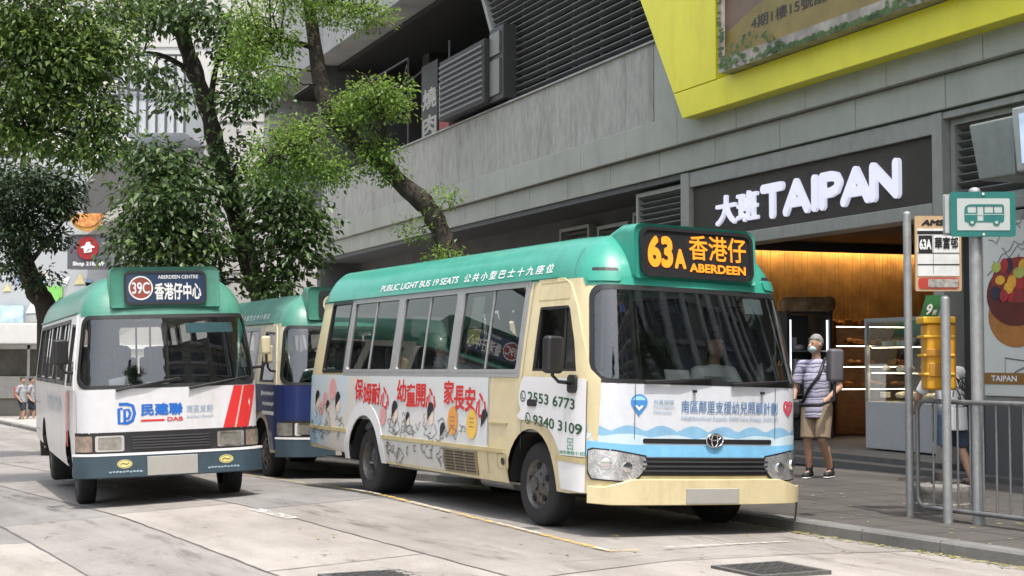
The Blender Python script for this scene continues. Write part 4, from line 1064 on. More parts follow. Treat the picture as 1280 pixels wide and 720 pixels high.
# upper beam and upper wall, left beam end
m = MB(); m.box(-34, SR_, -.35, .5, 10.45, 11.9); m.box(-34, -33.4, -.35, 8, 6, 10.45); fbuild(m, 'upper_beam', M('upper_concrete', (.34, .345, .34), .8, var=.2, scale=1., grime=.35, gscale=.8), pod, O3)
m = MB(); m.box(-34, SR_, .1, 20, 11.95, 24.); fbuild(m, 'upper_wall', CONCS, pod, O3)
# car park void
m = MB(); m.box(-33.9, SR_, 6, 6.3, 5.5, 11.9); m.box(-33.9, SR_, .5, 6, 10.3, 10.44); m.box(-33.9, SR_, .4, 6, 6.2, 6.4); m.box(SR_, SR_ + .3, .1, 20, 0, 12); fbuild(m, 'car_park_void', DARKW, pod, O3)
m = MB()
for s_ in (-30, -24.5, -19., -13.4, -8): m.box(s_, s_ + .6, 2.2, 2.8, 6.4, 10.3)
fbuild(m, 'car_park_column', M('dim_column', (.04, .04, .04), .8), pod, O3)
for pth in ([(-20.5, .5, 6.9), (-20.5, .5, 9.4), (-26, .5, 9.4)], [(-17.5, .6, 6.9), (-17.5, .6, 9.3)]) + tuple([(-27 + k * 3, 1.6, 9.5 - .1 * k), (-25 + k * 3, 1.4, 9.5 - .1 * k)] for k in range(5)):
    m = MB(); m.path(pth, .032, 6); m.build('pipe', M('pipe_grey', (.06, .062, .065), .6), pod)
# louvre screen with slanting left edge
m = MB(); z = 6.93
def lou_l(z): return -12.2 - (z - 6.93) * .66
while z < 10.4:
    m.obox(((lou_l(z) - 4.9) / 2, .22, z), ((-4.9 - lou_l(z)) / 2, 0, 0), (0, .05, -.02), (0, .006, .012)); z += .14
for s_ in np.arange(-12.0, -5., 1.3): m.box(s_, s_ + .05, .32, .37, 6.9, 10.4)
fbuild(m, 'louvre_screen', M('louvre_grey', (.15, .155, .155), .5, metal=.3), pod, O3)
m = MB(); m.prism([(lou_l(6.9) - .05, 6.9), (lou_l(6.9) + .1, 6.9), (lou_l(10.45) + .1, 10.45), (lou_l(10.45) - .05, 10.45)], lambda a, b, d: (a, d, b), .1, .35); m.build('screen_edge', FRAMEG, pod)
# yellow frame
ya, yb_ = FP(852, 146, -.42), FP(800, 0, -.42); yk = (yb_[0] - ya[0]) / (yb_[1] - ya[1])
def yl(z): return ya[0] + (z - ya[1]) * yk
yz0 = .5 * (ya[1] + FP(1280, 20, -.42)[1]); yz1 = FP(899, 98, -.42)[1]; yin = FP(894, 20, -.42)[0]
m = MB(); m.prism([(yl(yz1 + .008), yz1 + .008), (yin, yz1 + .008), (yin, 10.9), (yl(10.9), 10.9)], lambda a, b, d: (a, d, b), -.42, .1); m.prism([(yl(yz0), yz0), (SR_, yz0), (SR_, yz1 - .004), (yl(yz1 - .004), yz1 - .004)], lambda a, b, d: (a, d, b), -.42, .1)
fbuild(m, 'yellow_frame', YEL, pod, O3, bevel=.01)
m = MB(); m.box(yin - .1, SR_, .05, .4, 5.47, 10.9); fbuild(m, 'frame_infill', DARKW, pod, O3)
# ground floor: walls left of the shop, louvre panels, columns, shop frame
m = MB(); m.box(SL_, -6.4, 1.2, 1.5, .0, 4.42); m.box(SL_, SL_ + .4, 0, 20, -.5, 11.9); m.box(SL_, SR_, 6.0, 6.2, 0, 5.5); fbuild(m, 'ground_floor_wall', M('ground_wall', (.09, .092, .09), .75, var=.2, scale=1), pod, O3)
for s0, s1, z0, z1, d in ((-6.15, -4.30, 2.2, 4.36, .12), (-7.7, -6.6, 2.2, 4.2, .8), (-9.6, -8.2, 2.2, 4.1, .95), (-11.6, -10.1, 2.4, 4.2, 1.0), (2.62, 5.6, 3.34, 4.40, .12), (5.8, 9.5, 3.34, 4.40, .12)):
    m = MB(); z = z0 + .05
    while z < z1: m.obox(((s0 + s1) / 2, d + .06, z), ((s1 - s0) / 2 - .05, 0, 0), (0, .045, -.03), (0, .004, .006)); z += .10
    lp_ = fbuild(m, 'louvre_panel', M('louvre_mid', (.17, .175, .17), .5, metal=.2), pod, O3)
    m = MB()
    for a, b, c, e in ((s0, s0 + .08, z0, z1), (s1 - .08, s1, z0, z1), (s0 + .08, s1 - .08, z1 - .07, z1), (s0 + .08, s1 - .08, z0, z0 + .07)): m.box(a, b, d - .02, d + .15, c, e)
    m.build('louvre_frame', FRAMEG, lp_)
m = MB()
for s0, s1 in ((-4.26, -3.98), (2.40, 2.60)): m.box(s0, s1, -.02, .35, .06, 4.5)
m.box(-3.98, 2.40, .0, .3, 4.25, 4.5); m.box(-3.98, 2.40, -.03, .35, 3.22, 3.40); m.box(2.60, SR_, .0, .3, 3.20, 3.34); m.box(2.6, SR_, .0, .3, 4.41, 4.5)
fbuild(m, 'shopfront_frame', FRAMEG, pod, O3, bevel=.01)
for bx_ in ((2.6, SR_, .28, .4, 0, 4.4), (-6.5, -4.26, .34, .5, 0, 4.4), (-6.5, -6.4, .502, 1.5, 0, 4.42)):
    m = MB(); m.box(*bx_); fbuild(m, 'side_wall', M('side_wall_grey', (.05, .052, .052), .6), pod, O3)
m = MB(); m.box(-4.26, SR_, -.30, .0, .03, .13); m.box(-4.26, 2.6, -.02, 5.8, .10, .20); fbuild(m, 'shop_step', M('step_stone', (.10, .10, .10), .7, var=.2), pod, O3)
# shop interior shell
m = MB(); m.box(-4.2, 2.6, 4.6, 4.8, .2, 4.2); m.box(-4.3, -4.2, .35, 4.8, .2, 4.2); m.box(2.5, 2.6, .35, 4.8, .2, 4.2); fbuild(m, 'shop_wall', M('shop_brown', (.12, .066, .036), .6, var=.2), pod, O3)
m = MB(); m.box(-4.2, 2.5, .31, 4.6, 3.42, 3.5); fbuild(m, 'shop_ceiling', M('shop_ceiling', (.06, .055, .05), .7), pod, O3)
def SP(px, py, s):                                   # pixel -> (depth, z) on a cross wall of the shop
    d = ray(px, py); t = ((F0 - EYE) @ FS + s) / (d @ FS); p = EYE + t * d - F0
    return float(p @ FD), float(p[2])
gz0, gz1 = SP(1040, 402, -4.1)[1], 3.40
m = MB(); k = .36
while k < 4.55:
    m.box(-4.19, -4.10 - .006 * (int(k * 50) % 2), k, k + .048, gz0, gz1); k += .055
fbuild(m, 'wood_slats', M('golden_slat', (.42, .27, .11), .5, var=.3, scale=3), pod, O3)
m = MB(); m.box(-3.98, -3.94, .4, 4.55, 3.375, 3.405); fbuild(m, 'strip_light', M('warm_strip', (1, .6, .25), .5, emit=(1, .60, .25), estr=28.), pod, O3)
m = MB(); m.box(-3.88, -3.84, .36, 4.58, 3.26, 3.419); fbuild(m, 'light_cove', M('shop_ceiling', (.06, .055, .05), .7), pod, O3)
m = MB(); m.box(-4.19, -3.9, .36, 4.58, gz0 - .06, gz0 - .004); fbuild(m, 'slat_shelf', WOOD, pod, O3)

# shop sign
so = (-3.9, .05, 3.42)
sg_ = fthing('shop_sign', 'dark brown fascia sign with big white shop lettering over the bakery', 'shop sign', *so)
m = MB(); m.box(-3.95, 2.38, .06, .2, 3.42, 4.24); fbuild(m, 'sign_board', M('sign_brown', (.046, .041, .033), .75, var=.08), sg_, so)
LW = M('sign_letter', (.74, .73, .84), .4, emit=(.80, .80, 1.), estr=.26, var=.05, scale=2)
ff = lambda a, b, d=0.: (a, .06 - d, b)
fA, fB = FP(893, 275), FP(1124, 222)
z0, z1 = 3.57, 3.96
sA = FP(893, 260)[0]; sB = FP(946, 255)[0]; sC = FP(948, 255)[0]; sD = FP(1125, 225)[0]
m = MB(); letters3d(m, ff, '大班', sA, sB, z0 - .02, z1 + .06, .05, .045, .028); fbuild(m, 'lettering', LW, sg_, so, fixn=False)
m = MB(); LET = {'T': [[(0, 1), (1, 1)], [(.5, 1), (.5, 0)]], 'A': [[(0, 0), (.5, 1), (1, 0)], [(.3, .3), (.72, .3)]], 'I': [[(.5, 0), (.5, 1)]], 'P': [[(0, 0), (0, 1), (.55, 1), (.85, .93), (1, .72), (.85, .5), (.55, .42), (.0, .42)]], 'N': [[(0, 0), (0, 1), (1, 0), (1, 1)]]}
li = 0; x = sC + .1; tot = sD - sC - .1; wd = {'T': 1., 'A': 1.1, 'I': .3, 'P': .8, 'N': 1.}; sp = sum(wd[c] for c in 'TAIPAN') + .24 * 5; un = tot / (sp + .2)
for ch in 'TAIPAN':
    for ln in LET[ch]:
        for p, q in zip(ln, ln[1:]):
            P0 = np.array((x + p[0] * wd[ch] * un, z0 + .03 + p[1] * (z1 - z0))); P1 = np.array((x + q[0] * wd[ch] * un, z0 + .03 + q[1] * (z1 - z0))); w_ = math.atan2(*(P1 - P0)[::-1]); lw = .068; li += 1
            pl = [tuple(P1 + lw * np.array((math.cos(w_ + t), math.sin(w_ + t)))) for t in np.linspace(-math.pi / 2, math.pi / 2, 9)] + [tuple(P0 + lw * np.array((math.cos(w_ + t), math.sin(w_ + t)))) for t in np.linspace(math.pi / 2, 1.5 * math.pi, 9)]
            m.prism(pl, lambda a, b, d: (a, .055 - d, b), 0, .045 + .0006 * li)
    x += (wd[ch] + .24) * un
fbuild(m, 'lettering', LW, sg_, so)

# billboard in the yellow frame
q0_, q1_ = FP(898, 92, -.62), FP(897, 60, -.62); bs, bz = q0_[0], q0_[1]; bo = (bs, -.5, bz)
bb = fthing('billboard', 'framed advertising hoarding with leafy border inside the yellow frame', 'billboard', *bo)
m = MB(); m.box(bs, SR_, -.62, -.2, bz, bz + .20); m.box(bs, bs + .10, -.62, -.2, bz + .20, bz + 4); fbuild(m, 'frame', M('billboard_frame', (.30, .27, .24), .5, var=.5, scale=3), bb, bo)
m = MB(); m.box(bs + .10, SR_, -.56, -.2, bz + .20, bz + 4); fbuild(m, 'panel', M('billboard_panel', (.10, .06, .045), .5, col2=(.20, .13, .09), scale=.8), bb, bo)
bf = lambda a, b, d=0.: (a, -.56 - d, b)
c0, c1, c2 = FP(939, 38, -.56), FP(939, 22, -.56), FP(1034, 8, -.56)
m = MB(); letters(m, bf, '4期1樓15號舖', c0[0], c2[0], c0[1], c1[1], .006, .02); fbuild(m, 'lettering', M('billboard_ink', (.03, .022, .015), .5), bb, bo, fixn=False)
m = MB(); m.prism([(bs + .12, bz + .22), (SR_, bz + .22), (SR_, c1[1] + .9), (bs + 3.2, c1[1] + .5), (bs + .9, c1[1] + .12), (bs + .12, c1[1] - .1)], lambda a, b, d: bf(a, b, d), .001, .003); fbuild(m, 'printed_band', M('billboard_olive', (.22, .165, .045), .5, var=.2, scale=2), bb, bo)
m = MB(); br = random.Random(2)
for k in range(420):
    u = br.random(); s_ = bs + .2 + 6.5 * br.random() if u < .8 else bs + .03 + br.random() * .14; z = (bz + .02 + br.random() ** 1.6 * .42 * max(.1, math.sin((s_ - bs) * 1.5 + .2))) if u < .8 else bz + .05 + 2.8 * br.random()
    w = br.uniform(.03, .08); h = br.uniform(.02, .05); t = br.random() * 3.1
    m.raw([bf(s_ + w * math.cos(t + a) , z + h * math.sin(t + a) , .007 + .0006 * (k % 7)) for a in (0, 1.2, math.pi, 4.4)], [(0, 1, 2, 3)])
m.v = [(x, y - .07, z) for x, y, z in m.v]
fbuild(m, 'printed_leaves', M('billboard_green', (.025, .06, .015), .6, col2=(.10, .17, .04), scale=3), bb, bo, fixn=False)

# air conditioner box, restaurant sign, digital screen
c0, c1 = FP(557, 62, -.1), FP(612, 138, -.1)
s0, s1, z0, z1 = c0[0], c1[0] + .1, 7.0, 8.38
ac = fthing('air_conditioner', 'large louvred air conditioner box on the parapet beside the slatted screen', 'air conditioner', s0, -.1, z0)
org = (s0, -.1, z0)
m = MB(); m.box(s0, s1 - .05, -.25, .6, z0, z1); fbuild(m, 'casing', M('casing_grey', (.03, .031, .031), .6), ac, org, bevel=.015)
m = MB(); z = z0 + .1
while z < z1 - .06: m.obox(((s0 + s1) / 2 - .03, -.27, z), ((s1 - s0) / 2 - .09, 0, 0), (0, .02, -.012), (0, .006, .022)); z += .125
fbuild(m, 'grille', M('grille_light', (.10, .104, .104), .5), ac, org)
m = MB(); m.box(s1 - .03, s1 + .75, -.12, .5, z0 - .02, z1 + .18); fbuild(m, 'side_unit', M('unit_dark', (.035, .035, .036), .5), ac, org, bevel=.02)
m = MB(); m.box(s1 + .05, s1 + .62, -.16, -.12, z0 + .95, z1 + .05); m.box(s1 + .05, s1 + .62, -.16, -.12, z0 + .1, z0 + .85); fbuild(m, 'panel', M('unit_panel', (.11, .11, .095), .3), ac, org)
a0, a1 = FP(527, 95, .9), FP(546, 165, .9)
vo = (a0[0], .9, 6.4)
vs = fthing('restaurant_sign', 'vertical dark sign with pale characters and a red panel in the dark upper opening', 'shop sign', *vo)
m = MB(); m.box(a0[0], a1[0] + .05, .9, 1.0, 6.4, 9.2); fbuild(m, 'sign_board', M('sign_black', (.02, .018, .016), .5), vs, vo)
m = MB(); vf = lambda a, b, d=0.: (a, .9 - d, b)
for ch, zt in (('燒', 8.55), ('肉', 7.85), ('力', 7.15)): letters(m, vf, ch, a0[0] + .1, a1[0] - .02, zt - .55, zt, .006, .03)
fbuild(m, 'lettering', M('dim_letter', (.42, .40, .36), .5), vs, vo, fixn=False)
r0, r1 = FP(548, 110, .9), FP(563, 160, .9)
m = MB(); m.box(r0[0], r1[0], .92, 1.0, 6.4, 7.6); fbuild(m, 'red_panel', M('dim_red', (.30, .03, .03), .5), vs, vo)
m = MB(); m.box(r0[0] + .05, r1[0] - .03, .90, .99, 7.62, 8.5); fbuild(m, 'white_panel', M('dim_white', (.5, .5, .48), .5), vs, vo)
m = MB(); letters(m, vf, '日', r0[0] + .12, r1[0] - .1, 7.75, 8.35, .006, .03); fbuild(m, 'panel_character', INK, vs, vo, fixn=False)

s0, z0 = FP(1222, 225, -.9)[0], FP(1222, 225, -.9)[1]
p0 = FP(1219, 150, -.9); p1 = FP(1275, 226, -.9)
do = (p0[0] + .6, -.55, 3.4)
ds = fthing('digital_screen', 'grey screen housing projecting from the wall at the right edge above the poster', 'screen', *do)
m = MB(); zb_, zt_ = p1[1] + .05, p0[1] - .06
m.prism([(p0[0], zt_), (p0[0] + .75, zt_), (p0[0] + .75, zb_), (p0[0] + .17, zb_)], lambda a, b, d: (a, d, b), -1.0, -.3); fbuild(m, 'housing', M('screen_grey', (.21, .23, .22), .45, metal=.2), ds, do, bevel=.03)
m = MB(); m.prism([(p0[0] + .79, zt_ + .06), (p0[0] + 2.4, zt_ + .06), (p0[0] + 2.4, zb_ + .02), (p0[0] + .86, zb_ + .02)], lambda a, b, d: (a, d, b), -1.06, -.35); fbuild(m, 'bezel', M('bezel_light', (.42, .43, .43), .4, metal=.3), ds, do, bevel=.02)
m = MB(); m.prism([(p0[0] + .92, zt_ - .02), (p0[0] + 2.3, zt_ - .02), (p0[0] + 2.3, zb_ + .10), (p0[0] + .96, zb_ + .10)], lambda a, b, d: (a, d, b), -1.07, -1.062); sc = fbuild(m, 'display', M('screen_lit', (.3, .35, .4), .3, emit=(.35, .45, .6), estr=.5, var=.8, scale=1.5), ds, do)
m = MB(); m.box(p0[0] + .3, p0[0] + .6, -.3, .25, zb_ + .2, zt_ - .2); fbuild(m, 'bracket', FRAMEG, ds, do)

# poster lightbox at the right edge
l0 = FP(1230, 400, -.12)[0]
po = (l0, -.12, .13)
ps = fthing('poster', 'tall cake poster with fruit tart on the wall at the right edge', 'poster', *po)
zt_ = FP(1250, 278, -.12)[1]; zb_ = FP(1250, 497, -.12)[1]
m = MB(); m.box(l0 - .09, l0 + 2.6, -.10, .25, zb_ - .05, zt_ + .12); fbuild(m, 'frame', FRAMEG, ps, po, bevel=.01)
m = MB(); m.box(l0, l0 + 2.5, -.12, -.05, zb_ + .02, zt_); fbuild(m, 'paper', M('poster_paper', (.66, .67, .63), .5, var=.06, scale=1.4), ps, po)
pf = lambda a, b, d=0.: (l0 + a, -.12 - d, b)
yb0, yb1 = FP(1250, 480, -.12)[1], FP(1250, 466, -.12)[1]
m = MB(); m.box(l0 + .0, l0 + 2.5, -.128, -.121, yb0, yb1); fbuild(m, 'brown_band', M('band_brown', (.28, .14, .03), .5), ps, po)
tx0, tx1 = FP(1240, 473, -.12)[0] - l0, FP(1272, 473, -.12)[0] - l0
m = MB(); letters(m, pf, 'TAIPAN', tx0, tx1, yb0 + .03, yb1 - .03, .01, .03); fbuild(m, 'lettering', WHT, ps, po, fixn=False)
ccx, ccz = FP(1270, 370, -.12); ccx -= l0
cake = [('cake_base', (.42, .17, .04), ellipse(ccx, ccz - .22, .48, .36, 30)), ('cake_mousse', (.12, .02, .015), ellipse(ccx, ccz + .02, .50, .36, 30)), ('cake_glaze', (.26, .03, .03), ellipse(ccx + .05, ccz + .18, .45, .26, 30))]
for i, (n, c, pl) in enumerate(cake):
    m = MB(); m.prism(pl, lambda a, b, d: pf(a, b, d), .004 * i + .002, .004 * i + .006); fbuild(m, n, M(n, c, .5, var=.25, scale=4), ps, po)
fr = random.Random(8)
for nm, c, k in (('fruit_red', (.42, .03, .03), 7), ('fruit_green', (.42, .45, .10), 2), ('fruit_orange', (.80, .42, .04), 9), ('fruit_berry', (.03, .025, .05), 5)):
    m = MB()
    for _ in range(k): m.prism(ellipse(ccx + fr.uniform(-.36, .4), ccz + fr.uniform(.0, .36), fr.uniform(.06, .11), fr.uniform(.05, .1), 12), lambda a, b, d: pf(a, b, d), .014, .016 + fr.random() * .006)
    fbuild(m, nm, M(nm, c, .5, var=.2, scale=9), ps, po)
m = MB(); 
for k in range(7):
    x0_ = .05 + fr.random() * .3; zz = zt_ - .12 - k * .11
    stroke(m, pf, [(x0_ + .07 * i, zz + .05 * math.sin(i * 1.9 + k) + .02 * i) for i in range(9)], .012, .004)
stroke(m, pf, [(ccx - .2, ccz - .95), (ccx + .3, ccz - 1.0), (ccx + .3, ccz - .75), (ccx - .2, ccz - .7), (ccx - .2, ccz - .95), (ccx, ccz - .85), (ccx + .3, ccz - .75)], .018, .004)
fbuild(m, 'handwriting', M('pencil_grey', (.16, .16, .15), .6), ps, po, fixn=False)
m = MB(); m.box(l0 - .05, l0 + 2.6, -.08, .2, .13, zb_ - .06); fbuild(m, 'plinth', M('plinth_grey', (.10, .105, .11), .5, var=.12, stretch=(9, 1, .4)), ps, po)

# bakery furniture
CASE = M('case_metal', (.35, .36, .37), .4, metal=.4); SHELFL = M('shelf_light', (1, .75, .4), .5, emit=(1, .74, .46), estr=9.); COOL = M('cool_tube', (1, 1, 1), .5, emit=(.9, .94, 1), estr=.85)
CGL = glass('case_glass', (.9, .93, .92), 1.3, .35)
GP = {}
def goods(label, cat, name, mat, group, s0, s1, d0, d1, z, n, seed, h=.08):
    q = random.Random(seed)
    for i in range(n):
        s, d = s0 + (s1 - s0) * (i + q.uniform(.2, .8)) / n, q.uniform(d0, d1); rd = q.random() < .5; k = (name, label, rd)
        if k not in GP:
            m = MB()
            if rd: m.ball((0, 0, .045), (.075, .075, .046), 12, 7)
            else: m.box(-.07, .07, -.05, .05, 0, h)
            o = m.build(name, mat, smooth=rd, bevel=0 if rd else .008); tag(o, label, cat, group); GP[k] = o
        else: o = GP[k].copy(); COL.objects.link(o)
        o.location = fw(s, d, z); o.rotation_euler = (0, 0, F_ROT + q.uniform(-.4, .4)); v = q.uniform(.8, 1.25); o.scale = (v, v, q.uniform(.8, 1.2))
cx0 = FP(1081, 450, .9)[0]; co = (cx0, .9, .2)
sc = fthing('display_case', 'glass bakery display case with pale front and three shelves of cakes', 'display case', *co)
cx1 = 2.42; zt_ = FP(1100, 402, .9)[1]; zc = FP(1100, 502, .9)[1]
m = MB(); m.box(cx0, cx1, .9, 1.7, .22, zc); fbuild(m, 'counter_front', M('counter_grey', (.42, .43, .43), .4, var=.04), sc, co, bevel=.01)
m = MB(); m.box(cx0, cx0 + .05, .9, .95, zc, zt_); m.box(cx0, cx1, .9, 1.65, zt_, zt_ + .05); m.box(cx0, cx1, 1.62, 1.7, zc, zt_); fbuild(m, 'case_frame', CASE, sc, co)
sh = [zc + .03, zc + (zt_ - zc) * .36, zc + (zt_ - zc) * .68]
for i, z in enumerate(sh[1:]):
    m = MB(); m.box(cx0 + .05, cx1, .97, 1.6, z, z + .02); s_ = fbuild(m, 'shelf', CASE, sc, co); m = MB(); m.box(cx0 + .06, cx1, .975, 1.03, z - .009, z - .002); l_ = m.build('shelf_light', SHELFL, s_, origin=co)
m = MB(); m.box(cx0 + .02, cx1, .905, .912, zc, zt_); fbuild(m, 'case_glass', CGL, sc, co)
for i, z in enumerate(sh):
    for nm, c, sd, ad in (('cake', (.7, .66, .58), 1, 'pale cream'), ('cake', (.7, .5, .06), 2, 'yellow'), ('packet', (.5, .05, .05), 3, 'red wrapped')):
        if i == 1 and sd == 2 or i == 2 and sd == 3: continue
        goods('%s %s on a shelf of the glass bakery display case' % (ad, nm), nm, nm, M(nm + ad[:3], c, .5, var=.2), ad + ' goods in the display case', cx0 + .1, cx1 - .1, .92 + .14 * sd, .98 + .14 * sd, z + .021, 9 if sd == 1 else 6, i * 7 + sd)
RS = -3.55
b0, b1 = SP(1043, 430, RS)[0], SP(1150, 430, RS)[0]; ro = (RS, b0, .2)
rk = fthing('bread_rack', 'brown wall rack of bread with warm lit shelves behind the striped shirt man', 'bread rack', *ro)
m = MB(); m.box(-4.18, -4.12, b0, b1, .22, 2.1); m.box(-4.12, RS, b0, b0 + .04, .22, 2.1); fbuild(m, 'rack_frame', WOOD, rk, ro)
for py in (408, 432, 458, 486):
    z = SP(1060, py, RS)[1]
    m = MB(); m.box(-4.12, RS, b0 + .04, b1, z, z + .025); s_ = fbuild(m, 'shelf', WOOD, rk, ro); m = MB(); m.box(RS - .03, RS - .01, b0 + .05, b1, z - .013, z - .003); m.build('shelf_light', SHELFL, s_, origin=ro)
    goods('brown bun on the warm lit wall rack of the bakery', 'bread', 'bread_bun', M('bread_crust', (.35, .16, .04), .6, var=.4), 'buns on the wall rack', RS - .35, RS - .1, b0 + .1, b1 - .1, z + .026, 14, py)
FS_ = -3.1
f0, f1 = SP(984, 450, FS_)[0], SP(1041, 450, FS_)[0]; fo = (FS_, f0, .2)
fg = fthing('drinks_cooler', 'open upright cooler with white light tubes behind the striped shirt man', 'cooler', *fo)
zt_ = SP(1010, 392, FS_)[1]
m = MB(); m.box(FS_ - .7, FS_, f0, f0 + .05, .22, zt_ + .05); m.box(FS_ - .7, FS_, f1 - .05, f1, .22, zt_ + .05); m.box(FS_ - .7, FS_ - .65, f0 + .05, f1 - .05, .22, zt_); m.box(FS_ - .65, FS_, f0 + .05, f1 - .05, .22, .5); fbuild(m, 'cabinet', M('cooler_dark', (.05, .055, .06), .4), fg, fo)
for d_ in (f0 + .08, f1 - .08):
    m = MB(); m.path([(FS_ - .03, d_, .9), (FS_ - .03, d_, zt_ - .1)], .016, 8); fbuild(m, 'light_tube', COOL, fg, fo)
for k, z in enumerate((.9, 1.25, 1.6)):
    m = MB(); m.box(FS_ - .64, FS_ - .08, f0 + .05, f1 - .05, z, z + .02); fbuild(m, 'shelf', CASE, fg, fo)
    goods('small drink carton standing in the lit upright cooler', 'carton', 'drink_carton', M('cooler_goods', (.35, .32, .38), .5, var=.6, scale=8), 'cartons in the upright cooler', FS_ - .3, FS_ - .12, f0 + .12, f1 - .12, z + .021, 6, 40 + k, .2)
hz = SP(1010, 381, FS_)[1]; ho = (FS_, f0, hz - .13)
hg = fthing('bread_sign', 'rounded brown picture sign on top of the cooler', 'sign', *ho)
m = MB(); m.path([(FS_ - .05, f0, hz), (FS_ - .05, f1, hz + .02)], [.125, .125], 20, squash=(.6, 1, 1)); m.ball((FS_ - .05, f0, hz), (.075, .1, .125)); m.ball((FS_ - .05, f1, hz + .02), (.075, .1, .125)); fbuild(m, 'sign_body', M('sign_baguette', (.16, .06, .02), .5, col2=(.50, .36, .22), scale=5), hg, ho, smooth=True, auto=50)
m = MB(); m.box(FS_ - .5, FS_ - .02, f0 + .1, f1 - .1, zt_ + .0, hz - .10); m.build('sign_base', M('cooler_dark', (.05, .055, .06), .4), hg, origin=ho)
# ================================================================== BACKGROUND BUILDINGS
BG = .0
def bbox_px(x0, y0, x1, y1, Y):                      # world x range and z range of a picture box at distance Y
    a, b = at_dist(x0, y0, Y), at_dist(x1, y1, Y); return a.x, b.x, b.z, a.z
mall_o = (-18., 58., -.6)
ml = thing('shopping_mall', 'pale shopping block with triangle pattern, white canopy and beige shopfront at the far left', 'building', mall_o)
def mb_(m, name, mat, root, org, **k): return m.build(name, mat, root, origin=org, **k)
m = MB(); x0, x1, z0, z1 = bbox_px(-260, 330, 175, 410, 58); m.box(x0 - 12, x1, 58, 75, 2.9, 9.); mb_(m, 'upper_wall', M('mall_blue_grey', (.38, .40, .42), .6, var=.06, scale=.4), ml, mall_o)
m = MB(); x0, x1, z0, z1 = bbox_px(-260, 404, 72, 430, 55); m.box(x0 - 10, x1, 55, 58, z0, z1); mb_(m, 'canopy', M('canopy_white', (.58, .58, .57), .5, var=.05), ml, mall_o, bevel=.05)
m = MB(); m.box(-45, -6, 57.6, 60, -.7, 2.88); mb_(m, 'shopfront_wall', M('shopfront_beige', (.36, .33, .29), .6, var=.15, scale=.5), ml, mall_o)
m = MB()
for k in range(9):
    x = -28 + 1.7 * k; m.box(x, x + .1, 57.5, 57.6, -.6, 2.1)
m.box(-45, -10, 57.5, 57.6, 1.9, 2.05); m.box(-45, -10, 57.45, 57.6, .1, .9); mb_(m, 'shopfront_frame', M('shopfront_white', (.62, .62, .6), .5), ml, mall_o)
m = MB()
for k in range(8):
    x = -28 + 1.7 * k; m.box(x + .12, x + 1.68, 57.55, 57.59, .92, 1.88)
mb_(m, 'window', M('shop_window', (.12, .12, .11), .15, var=.5, scale=1.), ml, mall_o)
tr = random.Random(4)
for nm, c in (('triangle_yellow', (.55, .48, .26)), ('triangle_blue', (.27, .35, .46)), ('triangle_white', (.66, .67, .68))):
    m = MB()
    for px, py in [(tr.uniform(0, 130), tr.uniform(335, 395)) for _ in range(5)]:
        p = at_dist(px, py, 57.97); s_ = tr.uniform(.13, .24); f = tr.choice((-1, 1))
        m.raw([(p.x - s_, 57.97, p.z + f * s_), (p.x + s_, 57.97, p.z + f * s_ * .9), (p.x + s_ * .1, 57.97, p.z - f * s_)], [(0, 1, 2)])
    mb_(m, 'wall_triangle', M(nm, c, .5), ml, mall_o, fixn=False)
x0, x1, z0, z1 = bbox_px(58, 358, 78, 378, 57.9); m = MB(); m.box(x0, x1, 57.86, 57.96, z0, z1); mb_(m, 'green_panel', M('green_notice', (.2, .5, .12), .5), ml, mall_o)
m = MB(); x0, x1, z0, z1 = bbox_px(0, 382, 30, 404, 57.9); m.box(x0, x1, 57.8, 57.95, z0, z1); mb_(m, 'blue_panel', M('blue_notice', (.4, .55, .68), .5, var=.4, scale=2), ml, mall_o)
# pizza sign box
x0, x1, z0, z1 = bbox_px(85, 265, 131, 336, 54); po_ = (x0, 54, z0)
sg2 = thing('restaurant_sign', 'grey sign box with round red emblem and pizza picture above the far shopfronts', 'shop sign', po_)
zt_ = at_dist(100, 293, 54).z
m = MB(); m.box(x0, x1 + .1, 54, 54.5, z0, zt_); mb_(m, 'sign_board', M('sign_grey', (.10, .10, .12), .4), sg2, po_)
wf = lambda a, b, d=0.: (a, 54 - d, b)
c = at_dist(110, 310, 54); rr_ = 13.5 * 54 / 1956
m = MB(); m.prism(ellipse(c.x, c.z, rr_, rr_ * 1.08, 28), wf, .0, .05); mb_(m, 'emblem_disc', M('emblem_red', (.30, .02, .025), .4), sg2, po_)
m = MB(); q = rr_; m.prism([(c.x - .62 * q, c.z + .08 * q), (c.x - .25 * q, c.z + .22 * q), (c.x - .1 * q, c.z + .52 * q), (c.x + .2 * q, c.z + .55 * q), (c.x + .35 * q, c.z + .25 * q), (c.x + .66 * q, c.z + .12 * q), (c.x + .62 * q, c.z - .02 * q), (c.x + .38 * q, c.z + .04 * q), (c.x + .40 * q, c.z - .38 * q), (c.x - .30 * q, c.z - .48 * q), (c.x - .36 * q, c.z - .02 * q), (c.x - .6 * q, c.z - .02 * q)], wf, .05, .07); mb_(m, 'emblem_roof', WHT, sg2, po_)
m = MB(); letters(m, wf, 'Shop 218, 2/F', at_dist(91, 330, 54).x, at_dist(131, 330, 54).x, at_dist(100, 333.5, 54).z, at_dist(100, 327, 54).z, .01, .03); mb_(m, 'lettering', WHT, sg2, po_, fixn=False)
zz = at_dist(108, 291, 54).z; hz = at_dist(108, 264, 54).z - zz; xa, xb = at_dist(88, 280, 54).x, at_dist(131, 280, 54).x
m = MB(); m.prism(ellipse((xa + xb) / 2, zz + hz * .85, (xb - xa) / 2, hz * .8, 20, 180, 360), wf, .06, .14); mb_(m, 'pizza_crust', M('crust', (.55, .28, .07), .5, var=.4, scale=3), sg2, po_)
